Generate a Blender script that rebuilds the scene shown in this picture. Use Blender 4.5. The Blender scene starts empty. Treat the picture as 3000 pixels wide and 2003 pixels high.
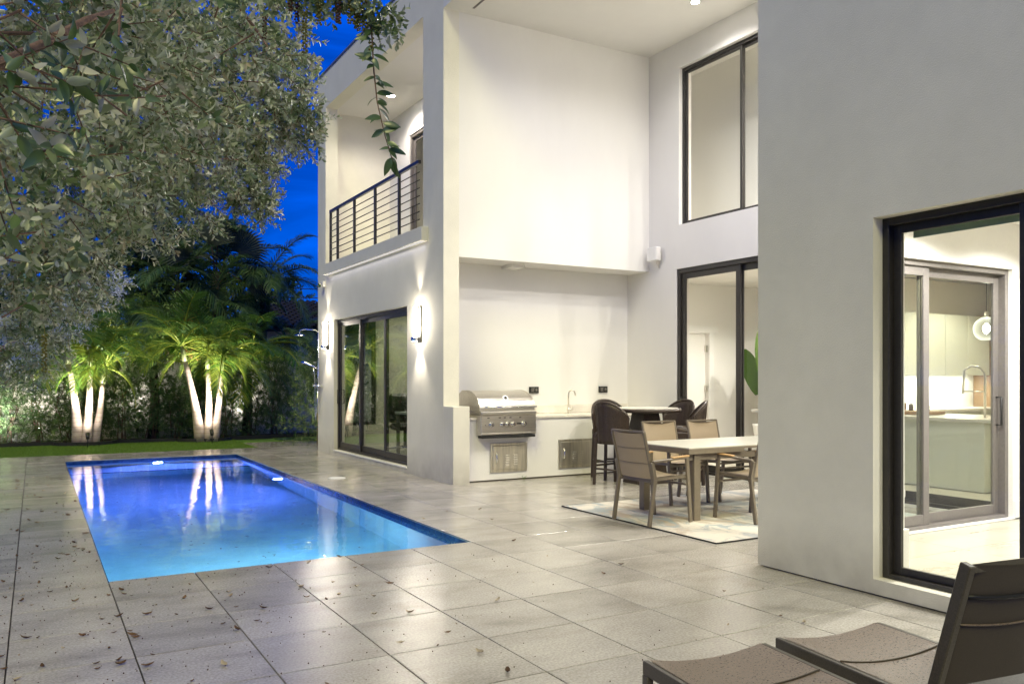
import bpy, math, random
import numpy as np
from mathutils import Vector, Matrix
R = math.radians
rnd = random.Random(7)
C = bpy.context.scene.collection
sc = bpy.context.scene

# ------------------------------------------------------------------ camera
cd = bpy.data.cameras.new('camera'); cam = bpy.data.objects.new('camera', cd); C.objects.link(cam)
cam.location = (0, 0, 1.45); cam.rotation_euler = (R(90), 0, R(-29.81))
cd.sensor_width = 36; cd.lens = 29.28; cd.shift_y = 0.0352; cd.clip_start = .05; cd.clip_end = 1500
sc.camera = cam
# ------------------------------------------------------------------ dusk sky
w = bpy.data.worlds.new('World'); sc.world = w; w.use_nodes = True
nt = w.node_tree; N = nt.nodes; K = nt.links; N.clear()
tc = N.new('ShaderNodeTexCoord'); sep = N.new('ShaderNodeSeparateXYZ'); K.new(tc.outputs['Generated'], sep.inputs[0])
gr = N.new('ShaderNodeValToRGB'); K.new(sep.outputs['Z'], gr.inputs[0])
e = gr.color_ramp.elements
e[0].position = 0; e[0].color = (.004, .105, .62, 1); e[1].position = 1; e[1].color = (.002, .012, .12, 1)
for p, c in ((.12, (.0, .085, .62, 1)), (.24, (.0, .052, .44, 1)), (.36, (.0, .078, .66, 1)), (.55, (.0, .045, .38, 1)), (.8, (.001, .022, .2, 1))):
    q = e.new(p); q.color = c
mp = N.new('ShaderNodeMapping'); mp.inputs['Scale'].default_value = (1.2, 1.2, 6.5); K.new(tc.outputs['Generated'], mp.inputs[0])
nz = N.new('ShaderNodeTexNoise'); nz.inputs['Scale'].default_value = 2.3; nz.inputs['Detail'].default_value = 6; nz.inputs['Roughness'].default_value = .55
nz.inputs['Distortion'].default_value = .4; K.new(mp.outputs[0], nz.inputs['Vector'])
cr = N.new('ShaderNodeValToRGB'); K.new(nz.outputs[0], cr.inputs[0])
cr.color_ramp.elements[0].position = .36; cr.color_ramp.elements[0].color = (.5, .5, .48, 1)
cr.color_ramp.elements[1].position = .66; cr.color_ramp.elements[1].color = (1.15, 1.12, 1.08, 1)
mx = N.new('ShaderNodeMix'); mx.data_type = 'RGBA'; mx.blend_type = 'MULTIPLY'; mx.inputs[0].default_value = 1
K.new(gr.outputs[0], mx.inputs[6]); K.new(cr.outputs[0], mx.inputs[7])
bg = N.new('ShaderNodeBackground'); bg.inputs[1].default_value = .85; K.new(mx.outputs[2], bg.inputs[0])
ow = N.new('ShaderNodeOutputWorld'); K.new(bg.outputs[0], ow.inputs[0])
# soft warm fill from behind the camera, added to offset the blue sky
sd = bpy.data.lights.new('fill_sun', 'SUN'); so = bpy.data.objects.new('fill_sun', sd); C.objects.link(so)
sd.energy = .98; sd.angle = R(24); sd.color = (1, .93, .40)
so.rotation_euler = Vector((.49, .49, -.70)).to_track_quat('-Z', 'Y').to_euler()
sc.view_settings.view_transform = 'Standard'; sc.view_settings.look = 'None'
sc.view_settings.exposure = 1.0; sc.view_settings.gamma = 1; sc.view_settings.use_curve_mapping = False
sc.cycles.use_denoising = True; sc.cycles.caustics_reflective = False; sc.cycles.caustics_refractive = False
sc.cycles.max_bounces = 8; sc.cycles.diffuse_bounces = 6; sc.cycles.glossy_bounces = 4
sc.cycles.transmission_bounces = 6; sc.cycles.transparent_max_bounces = 12; sc.cycles.sample_clamp_indirect = 4
sc.cycles.use_light_tree = True

# ------------------------------------------------------------------ helpers
def tag(o, label=None, cat=None, group=None, kind=None):
    if label: o['label'] = label
    if cat: o['category'] = cat
    if group: o['group'] = group
    if kind: o['kind'] = kind
    return o
def root(name, loc, label, cat, group=None, rz=0):
    o = bpy.data.objects.new(name, None); C.objects.link(o); o.location = loc; o.rotation_euler = (0, 0, rz)
    o.empty_display_size = .2
    return tag(o, label, cat, group)
def worldloc(o):
    v = Vector((0, 0, 0))
    while o: v += Vector(o.location); o = o.parent
    return v
class MB:
    """collects shapes into one mesh"""
    def __init__(s): s.v = []; s.f = []; s.sm = []
    def add(s, vs, fs, smooth=False):
        b = len(s.v); s.v += [tuple(p) for p in vs]; s.f += [tuple(i + b for i in f) for f in fs]; s.sm += [smooth] * len(fs); return s
    def box(s, x0, x1, y0, y1, z0, z1, c=0):
        if c <= 0:
            v = [(x, y, z) for z in (z0, z1) for y in (y0, y1) for x in (x0, x1)]
            return s.add(v, [(0, 2, 3, 1), (4, 5, 7, 6), (0, 1, 5, 4), (2, 6, 7, 3), (0, 4, 6, 2), (1, 3, 7, 5)])
        X = (x0, x1); Y = (y0, y1); Z = (z0, z1); v = []; idx = {}
        for i in (0, 1):
            for j in (0, 1):
                for k in (0, 1):
                    sx, sy, sz = (c, -c)[i], (c, -c)[j], (c, -c)[k]
                    for a, p in enumerate(((X[i], Y[j] + sy, Z[k] + sz), (X[i] + sx, Y[j], Z[k] + sz), (X[i] + sx, Y[j] + sy, Z[k]))):
                        idx[(i, j, k, a)] = len(v); v.append(p)
        f = []
        I = lambda i, j, k, a: idx[(i, j, k, a)]
        f += [(I(0,0,0,0), I(0,0,1,0), I(0,1,1,0), I(0,1,0,0)), (I(1,0,0,0), I(1,1,0,0), I(1,1,1,0), I(1,0,1,0))]
        f += [(I(0,0,0,1), I(1,0,0,1), I(1,0,1,1), I(0,0,1,1)), (I(0,1,0,1), I(0,1,1,1), I(1,1,1,1), I(1,1,0,1))]
        f += [(I(0,0,0,2), I(0,1,0,2), I(1,1,0,2), I(1,0,0,2)), (I(0,0,1,2), I(1,0,1,2), I(1,1,1,2), I(0,1,1,2))]
        for a in (0, 1):
            for b in (0, 1):
                f.append((I(a,b,0,0), I(a,b,1,0), I(a,b,1,1), I(a,b,0,1)))
                f.append((I(a,0,b,0), I(a,1,b,0), I(a,1,b,2), I(a,0,b,2)))
                f.append((I(0,a,b,1), I(1,a,b,1), I(1,a,b,2), I(0,a,b,2)))
                for d in (0, 1): f.append((I(a,b,d,0), I(a,b,d,1), I(a,b,d,2)))
        return s.add(v, f)
    def tube(s, pts, r, n=8, cap=True, smooth=True):
        P = [Vector(p) for p in pts]; rr = r if isinstance(r, (list, tuple)) else [r] * len(P); v = []; f = []
        u = None
        for i, p in enumerate(P):
            d = (P[min(i + 1, len(P) - 1)] - P[max(i - 1, 0)]).normalized()
            if u is None: u = d.orthogonal().normalized()
            u = (u - d * u.dot(d)); u = u.normalized() if u.length > 1e-6 else d.orthogonal().normalized()
            w_ = d.cross(u)
            for k in range(n):
                a = 2 * math.pi * k / n; v.append(p + (u * math.cos(a) + w_ * math.sin(a)) * rr[i])
        for i in range(len(P) - 1):
            for k in range(n): f.append((i*n+k, i*n+(k+1)%n, (i+1)*n+(k+1)%n, (i+1)*n+k))
        s.add(v, f, smooth)
        if cap:
            b = len(s.v) - len(v)
            s.f += [tuple(b + k for k in range(n - 1, -1, -1)), tuple(b + (len(P)-1)*n + k for k in range(n))]; s.sm += [False, False]
        return s
    def bar(s, p0, p1, wx, wz, up=(0, 0, 1), c=0):
        """rectangular bar"""
        a = Vector(p0); b = Vector(p1); d = (b - a); L = d.length; d.normalize()
        side = d.cross(Vector(up)); side = side.normalized() if side.length > 1e-4 else Vector((1, 0, 0))
        u2 = side.cross(d); t = MB().box(-wx/2, wx/2, 0, L, -wz/2, wz/2, c)
        return s.add([a + side * x + d * y + u2 * z for x, y, z in t.v], t.f)
    def lathe(s, prof, cx=0, cy=0, n=24, smooth=True):
        v = []; f = []
        for r, z in prof:
            for k in range(n): a = 2*math.pi*k/n; v.append((cx + r*math.cos(a), cy + r*math.sin(a), z))
        m = len(prof)
        for i in range(m - 1):
            for k in range(n): f.append((i*n+k, i*n+(k+1)%n, (i+1)*n+(k+1)%n, (i+1)*n+k))
        f.append(tuple(range(n-1, -1, -1))); f.append(tuple((m-1)*n + k for k in range(n)))
        return s.add(v, f, smooth)
    def prism(s, poly, x0, x1):
        """poly in (y,z), extruded along x"""
        n = len(poly); v = [(x0, y, z) for y, z in poly] + [(x1, y, z) for y, z in poly]
        f = [tuple(range(n-1, -1, -1)), tuple(range(n, 2*n))] + [(i, (i+1)%n, n+(i+1)%n, n+i) for i in range(n)]
        return s.add(v, f)
    def disc(s, c, r, axis='z', n=20, h=.004):
        c = Vector(c); d = {'x': Vector((1,0,0)), 'y': Vector((0,1,0)), 'z': Vector((0,0,1))}[axis]
        return s.tube([c, c + d*h], r, n)
    def xf(s, M):
        s.v = [tuple(M @ Vector(p)) for p in s.v]; return s
    def build(s, name, mat, parent=None, rel=True, label=None):
        off = worldloc(parent) if (parent and rel) else Vector((0, 0, 0))
        me = bpy.data.meshes.new(name)
        me.from_pydata([(p[0]-off.x, p[1]-off.y, p[2]-off.z) for p in s.v], [], s.f)
        me.polygons.foreach_set('use_smooth', s.sm); me.update()
        # consistent outward normals
        import bmesh
        bm = bmesh.new(); bm.from_mesh(me); bmesh.ops.recalc_face_normals(bm, faces=bm.faces); bm.to_mesh(me); bm.free()
        if mat: me.materials.append(mat)
        o = bpy.data.objects.new(name, me); C.objects.link(o)
        if parent: o.parent = parent
        if label: o['label'] = label
        return o
def obj(name, me, parent=None, loc=(0,0,0), rot=None):
    o = bpy.data.objects.new(name, me); C.objects.link(o); o.location = loc
    if rot is not None: o.rotation_euler = rot
    if parent: o.parent = parent
    return o
def copy_tree(o, parent=None):
    c = o.copy(); C.objects.link(c)
    if parent: c.parent = parent
    for ch in list(o.children): copy_tree(ch, c)
    return c
def npmesh(name, V, F, mat, tone=None, smooth=True):
    """V (n,3) float, F (m,k) int"""
    me = bpy.data.meshes.new(name); V = np.asarray(V, np.float32); F = np.asarray(F, np.int32); k = F.shape[1]
    me.vertices.add(len(V)); me.vertices.foreach_set('co', V.ravel())
    me.loops.add(F.size); me.loops.foreach_set('vertex_index', F.ravel())
    me.polygons.add(len(F)); me.polygons.foreach_set('loop_start', np.arange(0, F.size, k, dtype=np.int32))
    try: me.polygons.foreach_set('loop_total', np.full(len(F), k, np.int32))
    except Exception: pass
    me.polygons.foreach_set('use_smooth', np.full(len(F), smooth))
    me.update(calc_edges=True)
    if tone is not None:
        at = me.attributes.new('tone', 'FLOAT', 'POINT'); at.data.foreach_set('value', np.asarray(tone, np.float32))
    me.materials.append(mat); return me

# ------------------------------------------------------------------ materials
def nodes(m): return m.node_tree.nodes, m.node_tree.links
def mat(name, col, rough=.6, metal=0, nscale=0, namt=.12, bump=0, bscale=60, coat=0, stretch=(1,1,1), emit=None, es=0, spec=.5, big=0, bdist=.01, rvar=0):
    m = bpy.data.materials.new(name); m.use_nodes = True; N, K = nodes(m); b = N['Principled BSDF']
    b.inputs['Base Color'].default_value = (*col, 1); b.inputs['Roughness'].default_value = rough; b.inputs['Metallic'].default_value = metal
    b.inputs['Specular IOR Level'].default_value = spec
    if coat: b.inputs['Coat Weight'].default_value = coat
    if emit: b.inputs['Emission Color'].default_value = (*emit, 1); b.inputs['Emission Strength'].default_value = es
    g = N.new('ShaderNodeNewGeometry'); mpn = N.new('ShaderNodeMapping'); mpn.inputs['Scale'].default_value = stretch
    K.new(g.outputs['Position'], mpn.inputs[0])
    if nscale:
        n = N.new('ShaderNodeTexNoise'); n.inputs['Scale'].default_value = nscale; n.inputs['Detail'].default_value = 7; n.inputs['Roughness'].default_value = .62
        K.new(mpn.outputs[0], n.inputs['Vector'])
        fac = n.outputs[0]
        if big:
            n2 = N.new('ShaderNodeTexNoise'); n2.inputs['Scale'].default_value = big; n2.inputs['Detail'].default_value = 3; K.new(mpn.outputs[0], n2.inputs['Vector'])
            ad = N.new('ShaderNodeMath'); ad.operation = 'ADD'; K.new(n.outputs[0], ad.inputs[0]); K.new(n2.outputs[0], ad.inputs[1])
            hf = N.new('ShaderNodeMath'); hf.operation = 'MULTIPLY'; hf.inputs[1].default_value = .5; K.new(ad.outputs[0], hf.inputs[0]); fac = hf.outputs[0]
        r = N.new('ShaderNodeMapRange'); r.inputs[1].default_value = .3; r.inputs[2].default_value = .7; r.inputs[3].default_value = 1-namt; r.inputs[4].default_value = 1+namt
        K.new(fac, r.inputs[0])
        h = N.new('ShaderNodeVectorMath'); h.operation = 'SCALE'; h.inputs[0].default_value = col; K.new(r.outputs[0], h.inputs['Scale'])
        K.new(h.outputs[0], b.inputs['Base Color'])
        if rvar:
            r2 = N.new('ShaderNodeMapRange'); r2.inputs[1].default_value = .3; r2.inputs[2].default_value = .7; r2.inputs[3].default_value = rough-rvar; r2.inputs[4].default_value = rough+rvar
            K.new(fac, r2.inputs[0]); K.new(r2.outputs[0], b.inputs['Roughness'])
    if name == 'stucco':      # splash dirt near the ground
        sp_ = N.new('ShaderNodeSeparateXYZ'); K.new(g.outputs['Position'], sp_.inputs[0]); dn = N.new('ShaderNodeTexNoise'); dn.inputs['Scale'].default_value = 5; dn.inputs['Detail'].default_value = 8; K.new(g.outputs['Position'], dn.inputs['Vector'])
        hm = N.new('ShaderNodeMapRange'); hm.inputs[1].default_value = 0; hm.inputs[2].default_value = .45; hm.inputs[3].default_value = .9; hm.inputs[4].default_value = 0; K.new(sp_.outputs['Z'], hm.inputs[0])
        mm = N.new('ShaderNodeMath'); mm.operation = 'MULTIPLY'; K.new(hm.outputs[0], mm.inputs[0]); K.new(dn.outputs[0], mm.inputs[1]); dx = N.new('ShaderNodeMix'); dx.data_type = 'RGBA'; K.new(mm.outputs[0], dx.inputs[0])
        K.new(h.outputs[0], dx.inputs[6]); dx.inputs[7].default_value = (.33, .30, .25, 1); K.new(dx.outputs[2], b.inputs['Base Color'])
    if bump:
        n = N.new('ShaderNodeTexNoise'); n.inputs['Scale'].default_value = bscale; n.inputs['Detail'].default_value = 4; K.new(mpn.outputs[0], n.inputs['Vector'])
        bp = N.new('ShaderNodeBump'); bp.inputs['Strength'].default_value = bump; bp.inputs['Distance'].default_value = bdist
        K.new(n.outputs[0], bp.inputs['Height']); K.new(bp.outputs[0], b.inputs['Normal'])
    return m
def glass(name, tint=(1,1,1), refl=1.0, rough=0.0):
    m = bpy.data.materials.new(name); m.use_nodes = True; N, K = nodes(m); N.clear()
    o = N.new('ShaderNodeOutputMaterial'); t = N.new('ShaderNodeBsdfTransparent'); t.inputs[0].default_value = (*tint, 1)
    g = N.new('ShaderNodeBsdfGlossy'); g.inputs['Roughness'].default_value = rough
    ge = N.new('ShaderNodeNewGeometry'); dt = N.new('ShaderNodeVectorMath'); dt.operation = 'DOT_PRODUCT'; K.new(ge.outputs['Normal'], dt.inputs[0]); K.new(ge.outputs['Incoming'], dt.inputs[1])
    def mth(op, a_, b_=None, clamp=False):
        n_ = N.new('ShaderNodeMath'); n_.operation = op; n_.use_clamp = clamp
        for i_, q_ in enumerate((a_, b_)):
            if q_ is None: continue
            if isinstance(q_, (int, float)): n_.inputs[i_].default_value = q_
            else: K.new(q_, n_.inputs[i_])
        return n_.outputs[0]
    c_ = mth('ABSOLUTE', dt.outputs['Value']); sch = mth('ADD', mth('MULTIPLY', mth('POWER', mth('SUBTRACT', 1.0, c_), 5), .96), .045)
    mu = N.new('ShaderNodeMath'); mu.operation = 'MULTIPLY'; mu.inputs[1].default_value = refl; K.new(sch, mu.inputs[0]); mu.use_clamp = True
    mix = N.new('ShaderNodeMixShader'); K.new(mu.outputs[0], mix.inputs[0]); K.new(t.outputs[0], mix.inputs[1]); K.new(g.outputs[0], mix.inputs[2])
    K.new(mix.outputs[0], o.inputs[0]); return m
def foliage(name, cols, transl=.25, rough=.5, spec=.35):
    """per-leaf tone attribute picks the colour"""
    m = bpy.data.materials.new(name); m.use_nodes = True; N, K = nodes(m); b = N['Principled BSDF']
    a = N.new('ShaderNodeAttribute'); a.attribute_name = 'tone'; r = N.new('ShaderNodeValToRGB'); K.new(a.outputs['Fac'], r.inputs[0])
    el = r.color_ramp.elements; el[0].position = 0; el[0].color = (*cols[0], 1); el[1].position = 1; el[1].color = (*cols[-1], 1)
    for i, c in enumerate(cols[1:-1]): q = el.new((i+1)/(len(cols)-1)); q.color = (*c, 1)
    b.inputs['Roughness'].default_value = rough; b.inputs['Specular IOR Level'].default_value = spec
    K.new(r.outputs[0], b.inputs['Base Color'])
    t = N.new('ShaderNodeBsdfTranslucent'); K.new(r.outputs[0], t.inputs[0])
    mix = N.new('ShaderNodeMixShader'); mix.inputs[0].default_value = transl
    K.new(b.outputs[0], mix.inputs[1]); K.new(t.outputs[0], mix.inputs[2]); K.new(mix.outputs[0], N['Material Output'].inputs[0]); return m
def emis(name, col, s):
    m = bpy.data.materials.new(name); m.use_nodes = True; N, K = nodes(m); N.clear()
    e_ = N.new('ShaderNodeEmission'); e_.inputs[0].default_value = (*col, 1); e_.inputs[1].default_value = s
    o = N.new('ShaderNodeOutputMaterial'); K.new(e_.outputs[0], o.inputs[0]); return m

M = {}
M['stucco'] = mat('stucco', (.75, .725, .63), .85, nscale=3.2, big=.9, namt=.07, bump=.6, bscale=115, bdist=.005, spec=.25)
M['stucco_smooth'] = mat('stucco_smooth', (.77, .755, .72), .8, nscale=1.1, big=.4, namt=.055, bump=.4, bscale=80, bdist=.003, spec=.2, stretch=(1, 1, .35))
M['paint'] = mat('paint', (.80, .78, .74), .6, bump=.05, bscale=90)
M['trim'] = mat('trim', (.82, .81, .78), .4)
M['frame'] = mat('frame', (.028, .025, .022), .38, nscale=30, namt=.2, spec=.5)
M['frame_grey'] = mat('frame_grey', (.15, .135, .125), .35, nscale=40, namt=.1)
M['metal_cap'] = mat('metal_cap', (.25, .24, .25), .45, metal=.6)
M['chrome'] = mat('chrome', (.75, .75, .76), .12, metal=1)
M['steel'] = mat('steel', (.68, .645, .58), .33, metal=1, nscale=14, namt=.12, bump=.12, bscale=60, stretch=(.15, 3, 3), bdist=.002)
M['steel_door'] = mat('steel_door', (.80, .75, .62), .4, metal=1, nscale=5, namt=.25, bump=.5, bscale=5, stretch=(3, 1, .25), bdist=.01)
M['black'] = mat('black', (.012, .012, .012), .5)
M['wicker'] = mat('wicker', (.045, .03, .022), .42, nscale=90, namt=.45, bump=.6, bscale=140, stretch=(1, 1, .4), bdist=.004)
M['taupe'] = mat('taupe', (.165, .135, .10), .42, nscale=30, namt=.08)
M['taupe_top'] = mat('taupe_top', (.50, .48, .42), .32, nscale=4, namt=.05)
M['sling'] = mat('sling', (.34, .27, .19), .65, nscale=300, namt=.12, bump=.4, bscale=500, bdist=.001)
M['sling_dark'] = mat('sling_dark', (.19, .14, .10), .36, nscale=110, namt=.55, bump=.8, bscale=230, bdist=.003, rvar=.15)
M['sling_back'] = mat('sling_back', (.075, .06, .042), .8, nscale=350, namt=.18, bump=.3, bscale=500, bdist=.001)
M['lounger_frame'] = mat('lounger_frame', (.085, .072, .05), .38, nscale=160, namt=.3, bump=.15, bscale=260, bdist=.001)
M['teak'] = mat('teak', (.45, .27, .11), .5, nscale=14, namt=.25, stretch=(6, 1, 6))
M['marble'] = mat('marble', (.72, .68, .61), .2, nscale=5, big=1.3, namt=.16)
M['leather'] = mat('leather', (.012, .012, .012), .35, bump=.4, bscale=14, bdist=.02)
M['wood_floor'] = mat('wood_floor', (.52, .48, .40), .35, nscale=2.5, namt=.1, stretch=(1, 5, 1), rvar=.06)
M['wood'] = mat('wood', (.26, .155, .085), .45, nscale=7, namt=.22, stretch=(4, 4, .4))
M['cream'] = mat('cream', (.68, .69, .61), .4)
M['shade_green'] = mat('shade_green', (.40, .52, .40), .7, nscale=60, namt=.05)
M['bark'] = mat('bark', (.21, .13, .085), .85, nscale=30, namt=.35, bump=.7, bscale=60)
M['mulch'] = mat('mulch', (.035, .022, .014), .95, nscale=40, namt=.5, bump=1, bscale=60, bdist=.03)
M['rubber'] = mat('rubber', (.012, .012, .012), .7, bump=.4, bscale=40)
M['soil'] = mat('soil', (.05, .045, .03), .95, nscale=3, namt=.3)
M['turf'] = mat('turf', (.10, .20, .02), .9, nscale=30, big=4, namt=.3)
M['grout'] = mat('grout', (.055, .045, .035), .8, nscale=50, namt=.4)
M['glass'] = glass('clear_glass', (.975, .985, .97), .6)
M['glass_tint'] = glass('tinted_glass', (.96, .975, .91), .4)
M['glass_globe'] = emis('globe_glass', (1, .96, .86), 1.1)
def _globe():
    N, K = nodes(M['glass_globe']); e_ = [n for n in N if n.type == 'EMISSION'][0]; o = [n for n in N if n.type == 'OUTPUT_MATERIAL'][0]
    t = N.new('ShaderNodeBsdfTransparent'); l = N.new('ShaderNodeLayerWeight'); l.inputs[0].default_value = .35; x = N.new('ShaderNodeMixShader')
    K.new(l.outputs['Facing'], x.inputs[0]); K.new(t.outputs[0], x.inputs[1]); K.new(e_.outputs[0], x.inputs[2]); K.new(x.outputs[0], o.inputs[0])
_globe()
M['glass_dark'] = glass('reflective_glass', (.84, .90, .84), 2.6)
M['bark_dark'] = mat('bark_dark', (.055, .04, .03), .9, nscale=30, namt=.35, bump=.7, bscale=60)
M['floor_tile'] = mat('floor_tile', (.46, .43, .35), .3, nscale=2.2, big=.8, namt=.13, stretch=(1, 3, 1), rvar=.06)
M['lamp_white'] = emis('lamp_white', (1, .93, .82), 22)
M['lamp_hot'] = emis('lamp_hot', (1, .95, .88), 60)
M['lamp_warm'] = emis('lamp_warm', (1, .90, .74), 70)
M['led'] = emis('led_strip', (1, .96, .9), .35)
M['pool_led'] = emis('pool_led', (.75, .85, 1), 30)
M['leaf_silver'] = foliage('leaf_silver', [(.035, .08, .02), (.13, .21, .07), (.27, .34, .16), (.44, .49, .31), (.68, .69, .54), (.46, .39, .22)], .15, .34, .9)
M['leaf_green'] = foliage('leaf_green', [(.06, .13, .03), (.10, .19, .04), (.17, .26, .06), (.27, .33, .10)], .25)
M['leaf_hedge'] = foliage('leaf_hedge', [(.045, .10, .03), (.09, .16, .055), (.16, .23, .085), (.30, .36, .17)], .25)
M['leaf_blue_lit'] = foliage('leaf_blue_lit', [(.34, .40, .52), (.50, .56, .70), (.66, .70, .82)], .2)  # silver leaves; the blue light falling on them is put into the colour
M['palm_leaf'] = foliage('palm_leaf', [(.05, .12, .02), (.09, .20, .03), (.17, .28, .045), (.34, .38, .05)], .35, .4)
M['palm_dark'] = foliage('palm_dark', [(.04, .085, .03), (.08, .16, .055), (.16, .24, .10)], .3, .35)
M['palm_dead'] = foliage('palm_dead', [(.22, .10, .02), (.38, .17, .03), (.30, .14, .04)], .3, .6)
M['palm_grey'] = foliage('palm_grey', [(.10, .13, .09), (.16, .19, .13)], .25, .5)
M['banana'] = foliage('banana', [(.04, .09, .012), (.07, .14, .018), (.12, .2, .03)], .3, .35)
M['dry_leaf'] = foliage('dry_leaf', [(.07, .035, .015), (.15, .08, .035), (.30, .21, .12), (.45, .38, .27)], .05, .7)
M['seed_green'] = mat('seed_green', (.16, .145, .02), .6, nscale=90, namt=.3)
M['seed_brown'] = mat('seed_brown', (.09, .035, .018), .7, nscale=90, namt=.3)
M['roof_tile'] = mat('roof_tile', (.008, .007, .007), .8, nscale=6, namt=.4)
M['cable'] = mat('cable', (.01, .01, .01), .6)
M['hose'] = mat('hose', (.03, .07, .03), .5)

# palm trunk: pale with ring scars
def trunk_mat():
    m = mat('palm_trunk', (.38, .30, .24), .75, nscale=14, namt=.15, bump=.3, bscale=40); N, K = nodes(m)
    g = N.new('ShaderNodeNewGeometry'); wv = N.new('ShaderNodeTexWave'); wv.bands_direction = 'Z'; wv.wave_profile = 'SAW'
    wv.inputs['Scale'].default_value = 3.2; wv.inputs['Distortion'].default_value = 1.2; wv.inputs['Detail'].default_value = 2; wv.inputs['Detail Scale'].default_value = 1.5
    K.new(g.outputs['Position'], wv.inputs[0])
    r = N.new('ShaderNodeValToRGB'); r.color_ramp.elements[0].position = .86; r.color_ramp.elements[0].color = (1, 1, 1, 1); r.color_ramp.elements[1].position = .98; r.color_ramp.elements[1].color = (.55, .48, .42, 1)
    K.new(wv.outputs[0], r.inputs[0]); b = N['Principled BSDF']; src = b.inputs['Base Color'].links[0].from_socket
    x = N.new('ShaderNodeMix'); x.data_type = 'RGBA'; x.blend_type = 'MULTIPLY'; x.inputs[0].default_value = 1
    K.new(src, x.inputs[6]); K.new(r.outputs[0], x.inputs[7]); K.new(x.outputs[2], b.inputs['Base Color']); return m
M['palm_trunk'] = trunk_mat()
M['crownshaft'] = mat('crownshaft', (.20, .22, .09), .5, nscale=12, namt=.25)

# porcelain deck tile: streaky, damp, sparkling
def tile_mat():
    m = bpy.data.materials.new('deck_tile'); m.use_nodes = True; N, K = nodes(m); b = N['Principled BSDF']
    g = N.new('ShaderNodeNewGeometry'); oi = N.new('ShaderNodeObjectInfo')
    mp_ = N.new('ShaderNodeMapping'); mp_.inputs['Scale'].default_value = (.9, 1.6, 1); K.new(g.outputs['Position'], mp_.inputs[0])
    off = N.new('ShaderNodeVectorMath'); off.operation = 'SCALE'; cmb = N.new('ShaderNodeCombineXYZ')
    K.new(oi.outputs['Random'], cmb.inputs[0]); K.new(oi.outputs['Random'], cmb.inputs[2]); K.new(cmb.outputs[0], off.inputs[0]); off.inputs['Scale'].default_value = 30
    ad = N.new('ShaderNodeVectorMath'); K.new(mp_.outputs[0], ad.inputs[0]); K.new(off.outputs[0], ad.inputs[1])
    n = N.new('ShaderNodeTexNoise'); n.inputs['Scale'].default_value = 1.7; n.inputs['Detail'].default_value = 8; n.inputs['Roughness'].default_value = .6; n.inputs['Distortion'].default_value = .15
    K.new(ad.outputs[0], n.inputs['Vector'])
    r = N.new('ShaderNodeValToRGB'); el = r.color_ramp.elements; el[0].position = .30; el[0].color = (.31, .285, .25, 1); el[1].position = .68; el[1].color = (.52, .485, .435, 1)
    q = el.new(.47); q.color = (.435, .405, .36, 1); K.new(n.outputs[0], r.inputs[0])
    # per tile tone
    t = N.new('ShaderNodeMapRange'); t.inputs[3].default_value = .9; t.inputs[4].default_value = 1.1; K.new(oi.outputs['Random'], t.inputs[0])
    s = N.new('ShaderNodeVectorMath'); s.operation = 'SCALE'; K.new(r.outputs[0], s.inputs[0]); K.new(t.outputs[0], s.inputs['Scale'])
    f = N.new('ShaderNodeTexNoise'); f.inputs['Scale'].default_value = 72; f.inputs['Detail'].default_value = 3; K.new(g.outputs['Position'], f.inputs['Vector'])
    fr = N.new('ShaderNodeMapRange'); fr.inputs[1].default_value = .3; fr.inputs[2].default_value = .7; fr.inputs[3].default_value = .8; fr.inputs[4].default_value = 1.25; K.new(f.outputs[0], fr.inputs[0])
    s2 = N.new('ShaderNodeVectorMath'); s2.operation = 'SCALE'; K.new(s.outputs[0], s2.inputs[0]); K.new(fr.outputs[0], s2.inputs['Scale']); K.new(s2.outputs[0], b.inputs['Base Color'])
    # damp patches
    w_ = N.new('ShaderNodeTexNoise'); w_.inputs['Scale'].default_value = .75; w_.inputs['Detail'].default_value = 4; K.new(g.outputs['Position'], w_.inputs['Vector'])
    wr = N.new('ShaderNodeMapRange'); wr.inputs[1].default_value = .38; wr.inputs[2].default_value = .62; wr.inputs[3].default_value = .05; wr.inputs[4].default_value = .2; K.new(w_.outputs[0], wr.inputs[0]); K.new(wr.outputs[0], b.inputs['Roughness'])
    b.inputs['Specular IOR Level'].default_value = .8
    bn = N.new('ShaderNodeTexNoise'); bn.inputs['Scale'].default_value = 62; bn.inputs['Detail'].default_value = 5; bn.inputs['Roughness'].default_value = .7; K.new(g.outputs['Position'], bn.inputs['Vector'])
    bp = N.new('ShaderNodeBump'); bp.inputs['Strength'].default_value = .5; bp.inputs['Distance'].default_value = .0026; K.new(bn.outputs[0], bp.inputs['Height']); K.new(bp.outputs[0], b.inputs['Normal'])
    return m
M['tile'] = tile_mat()

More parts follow.
